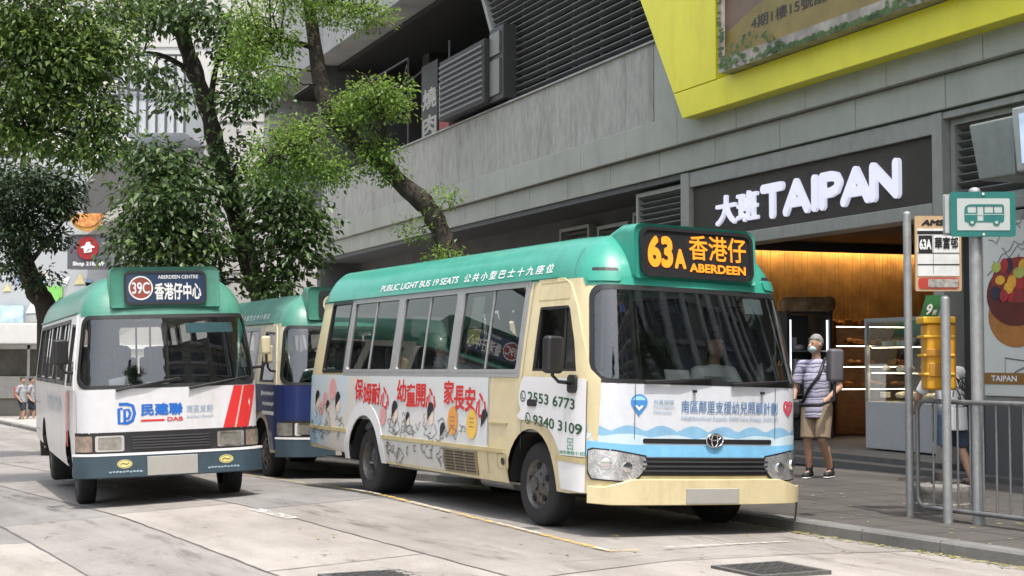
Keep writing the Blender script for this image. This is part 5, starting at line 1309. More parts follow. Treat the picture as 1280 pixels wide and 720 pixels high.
m = MB(); m.prism(ellipse((xa + xb) / 2, zz + hz * .88, (xb - xa) / 2 * .9, hz * .62, 20, 180, 360), wf, .14, .17); mb_(m, 'pizza_topping', M('topping', (.42, .04, .02), .5, col2=(.75, .48, .14), scale=7, detail=4), sg2, po_)
# angular dark canopy and big pale wall, white strip
x0, x1, z0, z1 = bbox_px(168, -120, 352, 420, 66); wo = (x0, 66, -.6)
wl = thing('concrete_building', 'tall plain pale concrete wall building seen between the two left trees', 'building', wo)
m = MB(); m.box(x0, x1 + 3, 66, 80, -.6, 24); mb_(m, 'wall', M('pale_concrete', (.47, .46, .445), .8, var=.12, scale=.35), wl, wo)
m = MB()
for k in range(6): m.box(x0 - .02, x1 + 3, 65.95, 66, 3.2 * k + 2, 3.2 * k + 2.06)
mb_(m, 'wall_joint', M('wall_joint', (.42, .42, .41), .8), wl, wo)
zt_ = at_dist(170, 85, 62).z; xa, xb = at_dist(150, 85, 62).x, at_dist(232, 85, 62).x
m = MB(); m.box(xa, xb, 62, 66, zt_ - 2.6, zt_ - .0)
mb_(m, 'rooftop_structure', M('grey_blue_wall', (.50, .53, .57), .6), wl, wo)
m = MB()
for k in range(8):
    x = xa + (xb - xa) * k / 7; m.path([(x, 61.9, zt_ - 2.6), (x, 61.9, zt_ + .5)], .05, 6)
m.path([(xa, 61.9, zt_ + .5), (xb, 61.9, zt_ + .5)], .05, 6); m.path([(xa, 61.9, zt_ - .8), (xb, 61.9, zt_ - 1.2)], .05, 6); mb_(m, 'rail', M('rail_dark', (.08, .085, .09), .5), wl, wo)
dk = (at_dist(105, 270, 56).x, 56, at_dist(105, 270, 56).z)
dc = thing('angular_canopy', 'dark grey angular wall projecting above the far pizza sign', 'canopy', dk)
m = MB(); pl = [(at_dist(px, py, 56).x, at_dist(px, py, 56).z) for px, py in ((104, 232), (104, 282), (178, 238), (178, 180), (150, 182))]
m.prism(pl, lambda a, b, d: (a, 56 + d, b), 0, 3); mb_(m, 'wall', M('canopy_dark', (.095, .095, .095), .6, var=.1), dc, dk)
m = MB(); pl = [(at_dist(px, py, 55.9).x, at_dist(px, py, 55.9).z) for px, py in ((103, 284), (103, 296), (179, 252), (179, 238))]
m.prism(pl, lambda a, b, d: (a, 55.9 + d, b), 0, 3); mb_(m, 'edge_trim', M('canopy_edge', (.40, .38, .36), .6), dc, dk)
# residential towers: one in view, two behind the viewer (they show in the windscreens)
def tower(label, x, y, w, d, h, rz, tint, seed, nf, nb, z0=-1.):
    r = thing('residential_tower', label, 'building', (x, y, z0), rz, 'residential towers')
    m = MB(); m.box(-w / 2, w / 2, -d / 2, d / 2, 0, h); m.build('wall', tint, r)
    m = MB(); m2 = MB(); fh = h / nf
    for i in range(nf):
        for j in range(nb):
            a = -w / 2 + w * (j + .5) / nb; bw = w / nb * .30
            for sy in (-1, 1):
                y_ = sy * d / 2
                m.box(a - bw, a + bw, min(y_, y_ + sy * .05), max(y_, y_ + sy * .05), fh * i + fh * .3, fh * i + fh * .82)
                m2.box(a - bw * 1.2, a + bw * 1.2, min(y_, y_ + sy * .5), max(y_, y_ + sy * .5), fh * i + fh * .12, fh * i + fh * .27)
            a2 = -d / 2 + d * (j + .5) / nb; bw = d / nb * .3
            m.box(-w / 2 - .05, -w / 2, a2 - bw, a2 + bw, fh * i + fh * .3, fh * i + fh * .82); m2.box(-w / 2 - .5, -w / 2, a2 - bw, a2 + bw, fh * i + fh * .12, fh * i + fh * .27)
    m.build('window', M('tower_window', (.05, .06, .07), .2, var=.5, scale=.3), r); m2.build('balcony', M('tower_ledge', (.5, .48, .45), .7), r)
    return r
tower('white residential tower with rows of small windows glimpsed through the leaves at the top left', -43, 172, 30, 20, 74, .1, M('tower_white', (.58, .57, .56), .7, var=.05), 1, 24, 9)
ft = thing('residential_tower', 'dark residential tower with pale upright fins reflected in the cream minibus windscreen', 'building', (44, -12, -1), .5, 'residential towers')
m = MB(); m.box(-13, 13, -11, 11, 0, 60); m.build('wall', M('tower_dark', (.07, .075, .08), .5, var=.3, scale=.25), ft)
fr_ = random.Random(9)
for axis in (0, 1):
    m = MB(); q = -12.5
    while q < 12:
        w = fr_.uniform(.5, 1.5)
        if axis: m.box(q, min(q + w, 13), 11.0, 11.7, 0, 60)
        else: m.box(-13.7, -13.0, max(-11, q * .85), min(11, (q + w) * .85), 0, 60)
        q += w + fr_.uniform(1.0, 3.2)
    m.build('fins', M('fin_pale', (.42, .42, .41), .7, var=.15, scale=.3), ft)
m = MB()
for k in range(14): m.box(-13.25, 13, 11, 11.3, 4.2 * k + 3, 4.2 * k + 3.5); m.box(-13.3, -13, -11, 11, 4.2 * k + 3, 4.2 * k + 3.5)
m.build('ledges', M('fin_mid', (.2, .2, .2), .7), ft)
tower('beige residential tower behind the viewer reflected in the windscreen of the white minibus', 27, -24, 16, 16, 58, .55, M('tower_beige', (.30, .27, .24), .7, var=.1), 3, 18, 3)

# plain block on the far side of the street, left of the frame (it shows in the side windows)
lb_ = thing('apartment_block', 'beige apartment block left of the frame reflected in the side windows of the cream minibus', 'building', (-27, 12, -.8), .12)
m = MB(); m.box(-8, 0, -26, 24, 0, 15); m.build('wall', M('block_beige', (.40, .37, .33), .7, var=.12, grime=.25, gscale=.4), lb_)
for nm, z0, z1, x1, mt in (('balcony', .0, .5, .9, 'tower_ledge'), ('window', 1.0, 2.3, .06, 'tower_window')):
    for k in range(4):
        m = MB()
        for j in range(9): m.box(0, x1, -25 + 5.4 * j, -25 + 5.4 * j + 3.6, 4.2 + 3 * k + z0, 4.2 + 3 * k + z1)
        m.build(nm, MATS[mt], lb_)
m = MB(); m.box(0, 1.6, -26, 24, 3.3, 3.7); m.build('canopy', MATS['canopy_white'], lb_)
# ================================================================== TREES
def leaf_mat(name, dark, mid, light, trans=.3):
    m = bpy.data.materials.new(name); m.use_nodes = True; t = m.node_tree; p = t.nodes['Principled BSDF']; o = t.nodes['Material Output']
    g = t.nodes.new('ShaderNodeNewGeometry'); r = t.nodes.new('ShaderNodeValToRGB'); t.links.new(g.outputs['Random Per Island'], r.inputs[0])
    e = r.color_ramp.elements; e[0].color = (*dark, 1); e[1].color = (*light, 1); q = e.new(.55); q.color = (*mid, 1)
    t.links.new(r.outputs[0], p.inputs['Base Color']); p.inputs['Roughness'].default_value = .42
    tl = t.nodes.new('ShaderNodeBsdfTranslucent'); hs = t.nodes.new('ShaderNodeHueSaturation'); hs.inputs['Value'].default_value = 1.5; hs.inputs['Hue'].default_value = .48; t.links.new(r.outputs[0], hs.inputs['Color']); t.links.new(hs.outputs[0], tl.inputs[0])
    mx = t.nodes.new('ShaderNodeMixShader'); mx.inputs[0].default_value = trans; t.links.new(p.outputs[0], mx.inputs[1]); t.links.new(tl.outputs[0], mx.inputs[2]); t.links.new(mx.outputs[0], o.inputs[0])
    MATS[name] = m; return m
BARK = M('bark', (.030, .024, .018), .9, var=.5, scale=6, bump=.7, stretch=(1, 1, .5), detail=8)
BARK2 = M('bark_grey', (.034, .027, .021), .9, var=.55, scale=7, bump=.8, stretch=(1, 1, .5), detail=8)
def leaves(centres, per, spread, size, aspect, droop, seed, twig=None):
    """numpy leaf mesh: kite leaves with a folded midrib, gathered in sprays round each centre"""
    g = np.random.default_rng(seed); C = np.repeat(np.asarray(centres), per, 0); n = len(C)
    off = g.normal(0, 1, (n, 3)); off *= (spread * g.random((n, 1)) ** .5) / (np.linalg.norm(off, axis=1)[:, None] + 1e-6); off[:, 2] *= .62
    P = C + off
    ax = off / (np.linalg.norm(off, axis=1)[:, None] + 1e-6) + g.normal(0, .45, (n, 3)); ax[:, 2] -= droop; ax /= np.linalg.norm(ax, axis=1)[:, None]
    up = g.normal(0, .42, (n, 3)) + np.array((0, 0, 1.)); sd = np.cross(ax, up); sd /= np.linalg.norm(sd, axis=1)[:, None] + 1e-6; nn = np.cross(sd, ax)
    L = size * g.uniform(.6, 1.25, (n, 1)); W = L * aspect * g.uniform(.8, 1.15, (n, 1))
    b = P; tip = P + ax * L - nn * L * .12; l = P + ax * L * .42 + sd * W * .5 + nn * W * .12; r = P + ax * L * .42 - sd * W * .5 + nn * W * .12
    V = np.stack([b, l, tip, r], 1).reshape(-1, 3); i = np.arange(n) * 4
    F = np.concatenate([np.stack([i, i + 1, i + 2], 1), np.stack([i, i + 2, i + 3], 1)])
    return V, F
def crown_centres(blobs, seed):
    g = np.random.default_rng(seed); o = []
    for c, r, n in blobs:
        d = g.normal(0, 1, (n, 3)); d /= np.linalg.norm(d, axis=1)[:, None]; d *= g.random((n, 1)) ** .42
        o.append(np.asarray(c) + d * np.asarray(r))
    return np.concatenate(o)
def np_mesh(name, V, F, mat, parent, origin):
    me = bpy.data.meshes.new(name); me.from_pydata((V - np.asarray(origin)).tolist(), [], F.tolist()); me.materials.append(mat); me.update()
    o = bpy.data.objects.new(name, me); COL.objects.link(o); o.parent = parent; return o
def tree(label, base, limbs, blobs, mat, bark, seed, per, spread, size, aspect=.5, droop=.5, twigs=True):
    r = thing('tree', label, 'tree', base, 0, 'trees along the street'); m = MB()
    g = random.Random(seed)
    allp = []
    for pts, r0, r1 in limbs:
        P = []                                        # Catmull-Rom smoothing with knobbly radius
        pts = [np.array(p, float) for p in pts]
        for i in range(len(pts) - 1):
            a, b_, c, d = pts[max(i - 1, 0)], pts[i], pts[i + 1], pts[min(i + 2, len(pts) - 1)]
            for t in (0, .25, .5, .75): P.append(.5 * (2 * b_ + (c - a) * t + (2 * a - 5 * b_ + 4 * c - d) * t * t + (3 * b_ - a - 3 * c + d) * t ** 3))
        P.append(pts[-1]); n = len(P)
        m.path(P, [(r0 + (r1 - r0) * i / (n - 1)) * g.uniform(.9, 1.12) for i in range(n)], 14); allp += P
    A = np.array(allp); cc = crown_centres(blobs, seed)
    if twigs:
        gg = np.random.default_rng(seed + 9)
        for c in cc[gg.random(len(cc)) < .35]:
            k = np.argmin(np.linalg.norm(A - c, axis=1) + np.where(A[:, 2] > c[2] + .3, 2., 0)); p = A[k]
            if np.linalg.norm(p - c) > 6: continue
            mid = (p + c) / 2 + gg.normal(0, .12, 3) + np.array((0, 0, .1)); m.path([p, mid, c], [.016, .011, .005], 5)
    m.build('trunk', bark, r, origin=base, smooth=True)
    V, F = leaves(cc, per, spread, size, aspect, droop, seed); np_mesh('crown', V, F, mat, r, base)
    return r
def PX(px, py, Y): return np.array(at_dist(px, py, Y))
def blob(px, py, Y, rx, ry, n, rd=None): k = Y / CAM_F; return (PX(px, py, Y), (rx * k, rd if rd else max(rx, ry) * k * .9, ry * k), n)
L_BIG = leaf_mat('leaf_dark', (.023, .052, .015), (.046, .096, .026), (.13, .205, .06), .36)
L_YEL = leaf_mat('leaf_mid', (.028, .066, .013), (.070, .135, .028), (.22, .31, .08), .42)
L_FINE = leaf_mat('leaf_fine_dark', (.012, .030, .011), (.022, .048, .016), (.042, .080, .026), .25)  # deep green of the fine-leaved left tree itself
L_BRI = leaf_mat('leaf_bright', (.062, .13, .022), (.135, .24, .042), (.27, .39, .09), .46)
# the bent tree beside the building
bse = on_pave(577, 549); bse = Vector((PX(574, 420, 22.2)[0], 22.2, pave_z(-9) - .05))
t0 = [tuple(bse)] + [tuple(PX(x, y, Y)) for x, y, Y in ((573, 370, 22.1), (562, 322, 22), (549, 285, 22), (530, 254, 22), (502, 230, 22), (470, 196, 22), (444, 180, 22), (420, 152, 22.1), (404, 118, 22.2), (394, 60, 22.4), (386, 0, 22.6), (378, -70, 22.8))]
lb = [[tuple(PX(x, y, Y)) for x, y, Y in q] for q in (((470, 196, 22), (480, 160, 21.7), (470, 125, 21.5), (500, 105, 21.4)), ((420, 152, 22.1), (395, 170, 21.6), (360, 185, 21.3), (335, 205, 21.2)), ((394, 60, 22.4), (350, 50, 22), (310, 60, 21.8)), ((386, 5, 22.6), (430, 5, 22.2), (470, 15, 22)))]
tree('bent brown street tree leaning across the grey parapet with bright fine leaves', tuple(bse), [(t0, .155, .09)] + [(q, .05, .015) for q in lb],
     [blob(470, 122, 21.6, 52, 30, 34), blob(445, 140, 21.8, 38, 26, 25), blob(478, 212, 21.7, 30, 12, 8), blob(365, 182, 21.4, 52, 36, 40), blob(395, 215, 21.5, 48, 24, 28), blob(330, 205, 21.4, 22, 20, 12), blob(480, 190, 21.6, 30, 16, 10), blob(560, 247, 21.9, 14, 9, 4), blob(520, 285, 21.9, 13, 9, 4), blob(552, 322, 21.6, 16, 8, 5),
      blob(330, 40, 21.9, 52, 42, 40), blob(300, 75, 21.6, 26, 22, 14), blob(345, 95, 21.6, 24, 16, 11), blob(430, 10, 22, 52, 26, 26), blob(470, 15, 22, 20, 14, 8), blob(360, -20, 22.3, 90, 30, 50)], L_BRI, BARK2, 11, 56, .29, .07, .5, .35)
# the dark big-leaved tree in the middle left
bse = Vector((PX(338, 450, 31.)[0], 31., pave_z(-19) - .05))
t0 = [tuple(bse)] + [tuple(PX(x, y, 31)) for x, y in ((327, 385), (317, 350), (301, 290), (286, 240), (272, 190), (260, 140), (244, 92), (228, 45), (212, 0), (198, -60))]
lb = [[tuple(PX(x, y, Y)) for x, y, Y in q] for q in (((262, 140, 31), (270, 85, 30.6), (290, 44, 30.4), (310, 20, 30.2)), ((286, 240, 31), (240, 220, 30.2), (205, 230, 29.6)), ((300, 290, 31), (345, 250, 30.2), (365, 230, 29.8)), ((244, 92, 31), (205, 70, 30.5), (180, 65, 30.2)), ((310, 320, 31), (240, 300, 30), (190, 300, 29.5)))]
tree('dark leafy street tree with large hanging leaves above the blue minibus', tuple(bse), [(t0, .215, .14)] + [(q, .07, .02) for q in lb],
     [blob(212, 238, 29.6, 54, 46, 40), blob(185, 300, 29.4, 38, 34, 32), blob(275, 215, 30.4, 34, 40, 20), blob(245, 300, 29.8, 50, 34, 36), blob(348, 245, 29.8, 36, 38, 24), blob(360, 305, 30, 36, 36, 26), blob(195, 200, 29.8, 34, 20, 16), blob(235, 122, 30, 22, 16, 5), blob(305, 135, 30, 22, 18, 6), blob(190, 88, 30.2, 18, 14, 6), blob(290, 45, 30.2, 40, 38, 22), blob(225, 12, 30.4, 60, 24, 26), blob(180, 20, 30.4, 26, 16, 8), blob(320, 110, 30.2, 26, 22, 9), blob(385, 285, 30, 20, 30, 10), blob(240, 350, 30.4, 60, 20, 22), blob(345, 355, 30, 25, 16, 8)], L_BIG, BARK, 12, 44, .58, .155, .6, .7)
# left tree with the dark fine crown
bse = Vector((PX(68, 480, 33)[0], 33., -.6))
t0 = [tuple(bse)] + [tuple(PX(x, y, 33)) for x, y in ((60, 400), (46, 366), (33, 335), (20, 300), (6, 260), (-14, 200))]
lb = [[tuple(PX(x, y, Y)) for x, y, Y in q] for q in (((33, 335, 33), (60, 300, 32.5), (85, 270, 32)), ((20, 300, 33), (40, 250, 32.6), (80, 215, 32)))]
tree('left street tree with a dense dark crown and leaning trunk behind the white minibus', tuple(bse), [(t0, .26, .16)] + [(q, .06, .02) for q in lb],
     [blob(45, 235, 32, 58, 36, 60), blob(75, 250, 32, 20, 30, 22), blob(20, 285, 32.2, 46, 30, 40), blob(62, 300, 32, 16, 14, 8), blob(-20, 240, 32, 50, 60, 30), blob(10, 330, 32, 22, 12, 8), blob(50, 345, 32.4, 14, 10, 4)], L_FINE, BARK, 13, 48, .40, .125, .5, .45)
# nearer tree whose trunk stands outside the frame, its boughs fill the top left corner
bse = Vector((-11.5, 21.5, road_z(-4, -15)))
t0 = [tuple(bse), (-11.2, 21.5, 2.4), (-10.6, 21.6, 4.4), (-9.6, 21.8, 6.0), (-8.0, 22, 7.2)]
lb = [[(-9.6, 21.8, 6.), tuple(PX(0, 60, 22)), tuple(PX(60, 60, 22)), tuple(PX(110, 90, 22))], [(-10.6, 21.6, 4.4), tuple(PX(-20, 170, 22)), tuple(PX(50, 160, 22)), tuple(PX(120, 175, 22))]]
tree('near tree whose mid green boughs hang into the top left corner', tuple(bse), [(t0, .28, .14)] + [(q, .07, .02) for q in lb],
     [blob(55, 95, 22, 78, 64, 110), blob(112, 55, 22, 46, 46, 46), blob(130, 145, 22, 28, 34, 20), blob(40, 25, 22, 70, 36, 54), blob(100, 185, 22, 42, 16, 18), blob(30, 165, 22, 50, 30, 34), blob(140, 5, 22.4, 30, 18, 12), blob(148, 60, 22.2, 18, 6, 4), blob(-60, 90, 22, 60, 90, 60), blob(20, -40, 22, 110, 30, 50)], L_YEL, BARK, 14, 42, .46, .115, .5, .55)

# the same kind of dark tree once more behind the viewer; only the windscreens show it
src = [o for o in bpy.data.objects if o.get('label', '').startswith('dark leafy street tree')][0]
for lab, x, y, rz, sx, sz in (('dark leafy tree behind the viewer reflected in the white minibus windscreen', 2.2, -6., 2.1, 1.35, 1.5), ('dark leafy tree past the building end reflected in the cream minibus windscreen', 15, 4.5, .4, 1., 1.1), ('tall leafy tree behind the viewer to the right reflected in the cream minibus windscreen', 24, 1.5, 3.4, 1.1, 1.35)):
    cp = src.copy(); COL.objects.link(cp); cp.location = (x, y, 0); cp.rotation_euler = (0, 0, rz); cp.scale = (sx, sx, sz); cp['label'] = lab
    for ch in src.children:
        c = ch.copy(); COL.objects.link(c); c.parent = cp
# ================================================================== STREET FURNITURE ON THE PAVEMENT
def post(m, b, top, r=.045, cap=True):
    m.path([(b[0], b[1], b[2] - .02), (b[0], b[1], top)], r, 16)
    if cap: m.ball((b[0], b[1], top), (r, r, r * .8), 16, 8)
tow = lambda p, d: p                                   # (kept simple: plates face the street end)
# bus stop pole with sign plate
b = on_pave(1224, 656); top = at_dist(1222, 240, b.y).z
st = thing('bus_stop_pole', 'grey bus stop pole with a green and white minibus pictogram plate', 'bus stop', b)
m = MB(); post(m, b, top, .052); m.build('pole', GALV, st, origin=b, smooth=True, auto=50)
yp = b.y - .075
def wpl(x0, y0, x1, y1, Y, d0, d1, m): a, c = at_dist(x0, y0, Y), at_dist(x1, y1, Y); m.box(a.x, c.x, Y + d0, Y + d1, c.z, a.z); return a, c
# plate is nearly square to the viewer
a, c = at_dist(1187, 240, yp), at_dist(1269, 296, yp); cxp, czp, hw, hh = (a.x + c.x) / 2, (a.z + c.z) / 2, (c.x - a.x) / 2, (a.z - c.z) / 2
TEAL = M('sign_teal', (.014, .155, .145), .4, coat=.2)
sf = lambda u, v, d=0.: (cxp + u * hw, yp - d, czp + v * hh)
m = MB(); m.prism(rrect(-1, 1, -1, 1, .1), sf, 0, .02); pl_ = m.build('sign_plate', TEAL, st, origin=b)
m = MB(); m.prism(rrect(-1.14, -.98, -.82, .86, .04), lambda u, v, d: (cxp + u * hw, yp + .01 + d, czp + v * hh), 0, .03); m.prism(rrect(-1.1, -.1, -.9, .95, .05), lambda u, v, d: (cxp + u * hw, yp + .045 + d, czp + v * hh), .05, .07); m.build('rear_plate', M('plate_back', (.46, .50, .49), .5, metal=.3), st, origin=b)
m = MB(); m.prism(rrect(-.80, .82, -.72, .70, .04), sf, .02, .024); m.build('sign_panel', M('sign_pale', (.46, .50, .49), .4, var=.02), pl_, origin=b)
m = MB(); patch(m, sf, rrect(-.58, .64, -.36, .44, (.08, .08, .10, .22)), [rrect(-.48, -.22, .06, .34, .05), rrect(-.18, .0, -.30, .34, .02), rrect(.04, .30, .06, .34, .02), rrect(.34, .58, .06, .34, .02)], .2, .027); 
for u in (-.35, .40): m.prism(ellipse(u, -.37, .11, .15, 18), sf, .027, .029)
m.build('bus_pictogram', TEAL, pl_, origin=b, fixn=False)
m = MB(); 
for u in (-.35, .40): m.prism(ellipse(u, -.37, .05, .07, 14), sf, .029, .031)
m.prism([(-.56, .0), (.62, .0), (.62, -.03), (-.56, -.03)], sf, .027, .0285); m.build('pictogram_detail', MATS['sign_pale'], pl_, origin=b)
m = MB(); m.path([sf(0, .9, .02), sf(0, .9, .032)], .012, 10); m.path([sf(0, -.9, .02), sf(0, -.9, .032)], .012, 10); m.build('bolt', CHROME, pl_, origin=b)
# tall post with the route board
b = on_pave(1138, 646); top = at_dist(1138, 268, b.y).z
p1_ = thing('steel_post', 'tallest slim grey post, holding the route board, left of the yellow box', 'post', b, 0, 'grey posts on the pavement')
m = MB(); post(m, b, top, .036); m.build('shaft', GALV, p1_, origin=b, smooth=True, auto=50)
Y = b.y + .02; a, c = at_dist(1143, 270, Y), at_dist(1202, 364, Y); W_, H_ = c.x - a.x, a.z - c.z
rb = thing('route_board', 'orange edged route board showing 63A fixed to the tall grey post', 'sign', (a.x, Y, c.z))
rf = lambda u, v, d=0.: (a.x + u * W_, Y - d, c.z + v * H_)
ro_ = (a.x, Y, c.z)
m = MB(); m.prism(rrect(0, 1, 0, 1, .03), rf, -.02, .01); m.build('board', M('board_orange', (.52, .36, .21), .5), rb, origin=ro_)
m = MB(); m.prism(rrect(.05, .95, .20, .83, .01), rf, .01, .014); m.build('paper', M('paper', (.7, .72, .72), .7), rb, origin=ro_)
m = MB(); m.prism(rrect(.07, .37, .50, .74, .01), rf, .014, .016); m.prism(rrect(.05, .95, .755, .80, .0), rf, .014, .016); m.build('number_panel', INK, rb, origin=ro_)
m = MB(); letters(m, rf, '63A', .09, .35, .55, .69, .018, .04); m.build('number', WHT, rb, origin=ro_, fixn=False)
m = MB(); letters(m, rf, '華富邨', .42, .93, .56, .72, .017, .03)
for v in (.51, .36, .355): m.prism([(.05, v), (.95, v), (.95, v - .008), (.05, v - .008)], rf, .014, .017)
m.prism([(.385, .23), (.392, .23), (.392, .75), (.385, .75)], rf, .014, .017); letters(m, rf, 'AMS', .13, .62, .87, .95, .013, .06, shear=.04); m.build('lettering', INK, rb, origin=ro_, fixn=False)
m = MB(); m.prism(rrect(.06, .94, .03, .18, .06), rf, .01, .014); m.build('red_strip', M('strip_red', (.45, .05, .04), .5), rb, origin=ro_)
m = MB(); m.prism(rrect(.27, .92, .05, .16, .03), rf, .014, .017); m.build('strip_panel', M('strip_grey', (.35, .35, .33), .5, var=.5, scale=30), rb, origin=ro_)
# short post with the yellow box
b = on_pave(1185, 654); top = at_dist(1184, 374, b.y).z
p2_ = thing('steel_post', 'shorter grey post standing in front of the yellow box', 'post', b, 0, 'grey posts on the pavement')
m = MB(); post(m, b, top, .040); m.build('shaft', GALV, p2_, origin=b, smooth=True, auto=50)
Y = b.y + .07; a, c = at_dist(1153, 397, Y), at_dist(1199, 488, Y); yo_ = (a.x, Y, c.z)
yb = thing('yellow_box', 'yellow plastic litter box hung behind the shorter grey post', 'litter box', yo_)
YB = M('yellow_plastic', (.60, .29, .015), .4, var=.12)
m = MB(); H_ = a.z - c.z; W_ = c.x - a.x
m.obox(((a.x + c.x) / 2 + .02, Y + .15, c.z + H_ * .46), (W_ * .42, 0, 0), (0, .11, 0), (0, 0, H_ * .46)); m.build('body', YB, yb, origin=yo_, bevel=.025)
m = MB(); m.obox(((a.x + c.x) / 2, Y + .15, a.z - .02), (W_ * .46, 0, 0), (0, .13, 0), (0, 0, .03)); lid_ = m.build('lid', M('yellow_plastic_lid', (.70, .38, .02), .4, var=.1), yb, origin=yo_, bevel=.012)
for fz in (.22, .48, .74):
    m = MB(); m.obox(((a.x + c.x) / 2, Y + .15, c.z + H_ * fz), (W_ * .44, 0, 0), (0, .12, 0), (0, 0, .012)); m.build('rib', MATS['yellow_plastic_lid'], yb, origin=yo_, bevel=.008)
m = MB(); m.obox((a.x + W_ * .40, Y + .03, c.z + H_ * .28), (W_ * .2, 0, 0), (0, .006, 0), (0, 0, H_ * .09)); m.obox((a.x + W_ * .36, Y + .03, c.z + H_ * .52), (W_ * .24, 0, 0), (0, .01, 0), (0, 0, H_ * .05)); m.build('slot_plate', M('yellow_plastic_dark', (.40, .19, .02), .5), yb, origin=yo_, bevel=.006)
a2, c2 = at_dist(1154, 369, Y + .2), at_dist(1176, 398, Y + .2); go_ = (a2.x, Y + .2, c2.z)
gc = thing('price_card', 'green card marked with a white 9 standing on the yellow box', 'card', go_)
cf = lambda u, v, d=0.: (a2.x + u * (c2.x - a2.x) + .06 * (v - .5), Y + .2 - d, c2.z + v * (a2.z - c2.z))
m = MB(); m.prism(rrect(0, 1, 0, 1, .05), cf, -.02, 0); m.build('card', M('card_green', (.02, .12, .03), .5), gc, origin=go_)
m = MB(); letters(m, cf, '9', .2, .55, .15, .62, .004, .03); letters(m, cf, '折', .62, .86, .15, .38, .004, .02); m.build('lettering', WHT, gc, origin=go_, fixn=False)
# round concrete base
b = on_pave(1180, 640); b = b + Vector((0, .05, 0))
rc = thing('planter_base', 'low round grey concrete base standing behind the railing end', 'concrete base', b)
m = MB(); k = b.y / CAM_F * 35; m.lathe([(0, .0), (k, .0), (k * 1.02, .05), (k * 1.02, .08), (k * .97, .09), (k * .97, .18), (k * .99, .20), (k * .95, .24), (k * .55, .26), (k * .5, .235), (0, .235)], b, 'z', 32); m.build('drum', M('base_concrete', (.20, .19, .175), .85, var=.35, scale=14, bump=.3), rc, origin=b, smooth=True, auto=35)
m = MB(); m.path([(b.x - .1, b.y - .05, b.z + .25), (b.x + .15, b.y, b.z + .27)], .05, 10, squash=(1, 1, .6)); m.path([(b.x, b.y, b.z + .2), (b.x, b.y, b.z + .36)], .07, 12); m.build('stub', M('stub_dark', (.06, .055, .05), .7), rc, origin=b, smooth=True, auto=40)
# railing: a loop of tube with bars, running towards the viewer along the kerb
b = on_pave(1148, 647); rl_dir = np.array((SU[0], SU[1]))
rl = thing('railing', 'grey steel pedestrian railing with rounded end along the kerb at the right', 'railing', b)
zt_, zb_ = at_dist(1150, 501, b.y).z, at_dist(1150, 633, b.y).z
def rp(t, z): return (b.x + rl_dir[0] * t, b.y + rl_dir[1] * t, z)
m = MB(); Lr = 3.2; q = .10
arc = lambda t0_, z0_, a0, a1: [rp(t0_ + q * math.cos(R(w)), z0_ + q * math.sin(R(w))) for w in np.linspace(a0, a1, 7)]
m.path([rp(Lr, zb_)] + [rp(1.5, zb_)] + arc(q, zb_ + q, 270, 180) + arc(q, zt_ - q, 180, 90) + [rp(1.5, zt_), rp(Lr, zt_)], .021, 12)
m.build('rail_loop', M('railing_grey', (.20, .205, .21), .5, metal=.4, var=.2, scale=14), rl, origin=b, smooth=True, auto=60)
m = MB(); t = .20
while t < Lr:
    m.path([rp(t, zb_), rp(t, zt_)], .010, 8); t += .152
m.build('bars', M('railing_grey', (.20, .205, .21), .5, metal=.4, var=.2, scale=14), rl, origin=b, smooth=True, auto=60)
for t in (2.6,):
    m = MB(); m.path([rp(t, b.z - .02), rp(t, zt_ - .01)], .03, 12); m.build('post', M('railing_grey', (.20, .205, .21), .5, metal=.4, var=.2, scale=14), rl, origin=b, smooth=True, auto=60)
# fallen leaves in the gutter and on the pavement
g = np.random.default_rng(21); n = 1100
aa = g.uniform(-7, 5.5, n); ll = KERB - np.abs(g.normal(0, .07, n)) - .02
sel = g.random(n) < .12; ll[sel] = g.uniform(KERB + .1, 3.4, sel.sum()); sel2 = g.random(n) < .05; ll[sel2] = g.uniform(-3, .8, sel2.sum()); aa[sel | sel2] = g.uniform(-3, 5, (sel | sel2).sum())
V = []; F = []
for a, l in zip(aa, ll):
    z = (pave_z(a) if l > KERB else road_z(a, l)) + .008; x, y = street(a, l); w = g.uniform(.011, .034); th = g.uniform(0, 6.3); k = len(V)
    for p in ((-1.2, 0), (0, .5), (1.3, 0), (0, -.5)):
        V.append((x + w * (p[0] * math.cos(th) - p[1] * math.sin(th)), y + w * (p[0] * math.sin(th) + p[1] * math.cos(th)), z + g.uniform(0, .006)))
    F.append((k, k + 1, k + 2, k + 3))
me = bpy.data.meshes.new('leaf_litter'); me.from_pydata(V, [], F); me.materials.append(leaf_mat('litter', (.20, .16, .07), (.34, .32, .10), (.46, .46, .18), .1)); o = bpy.data.objects.new('leaf_litter', me); COL.objects.link(o); tag(o, 'small yellow green fallen leaves along the kerb and pavement', 'fallen leaves', kind='stuff')
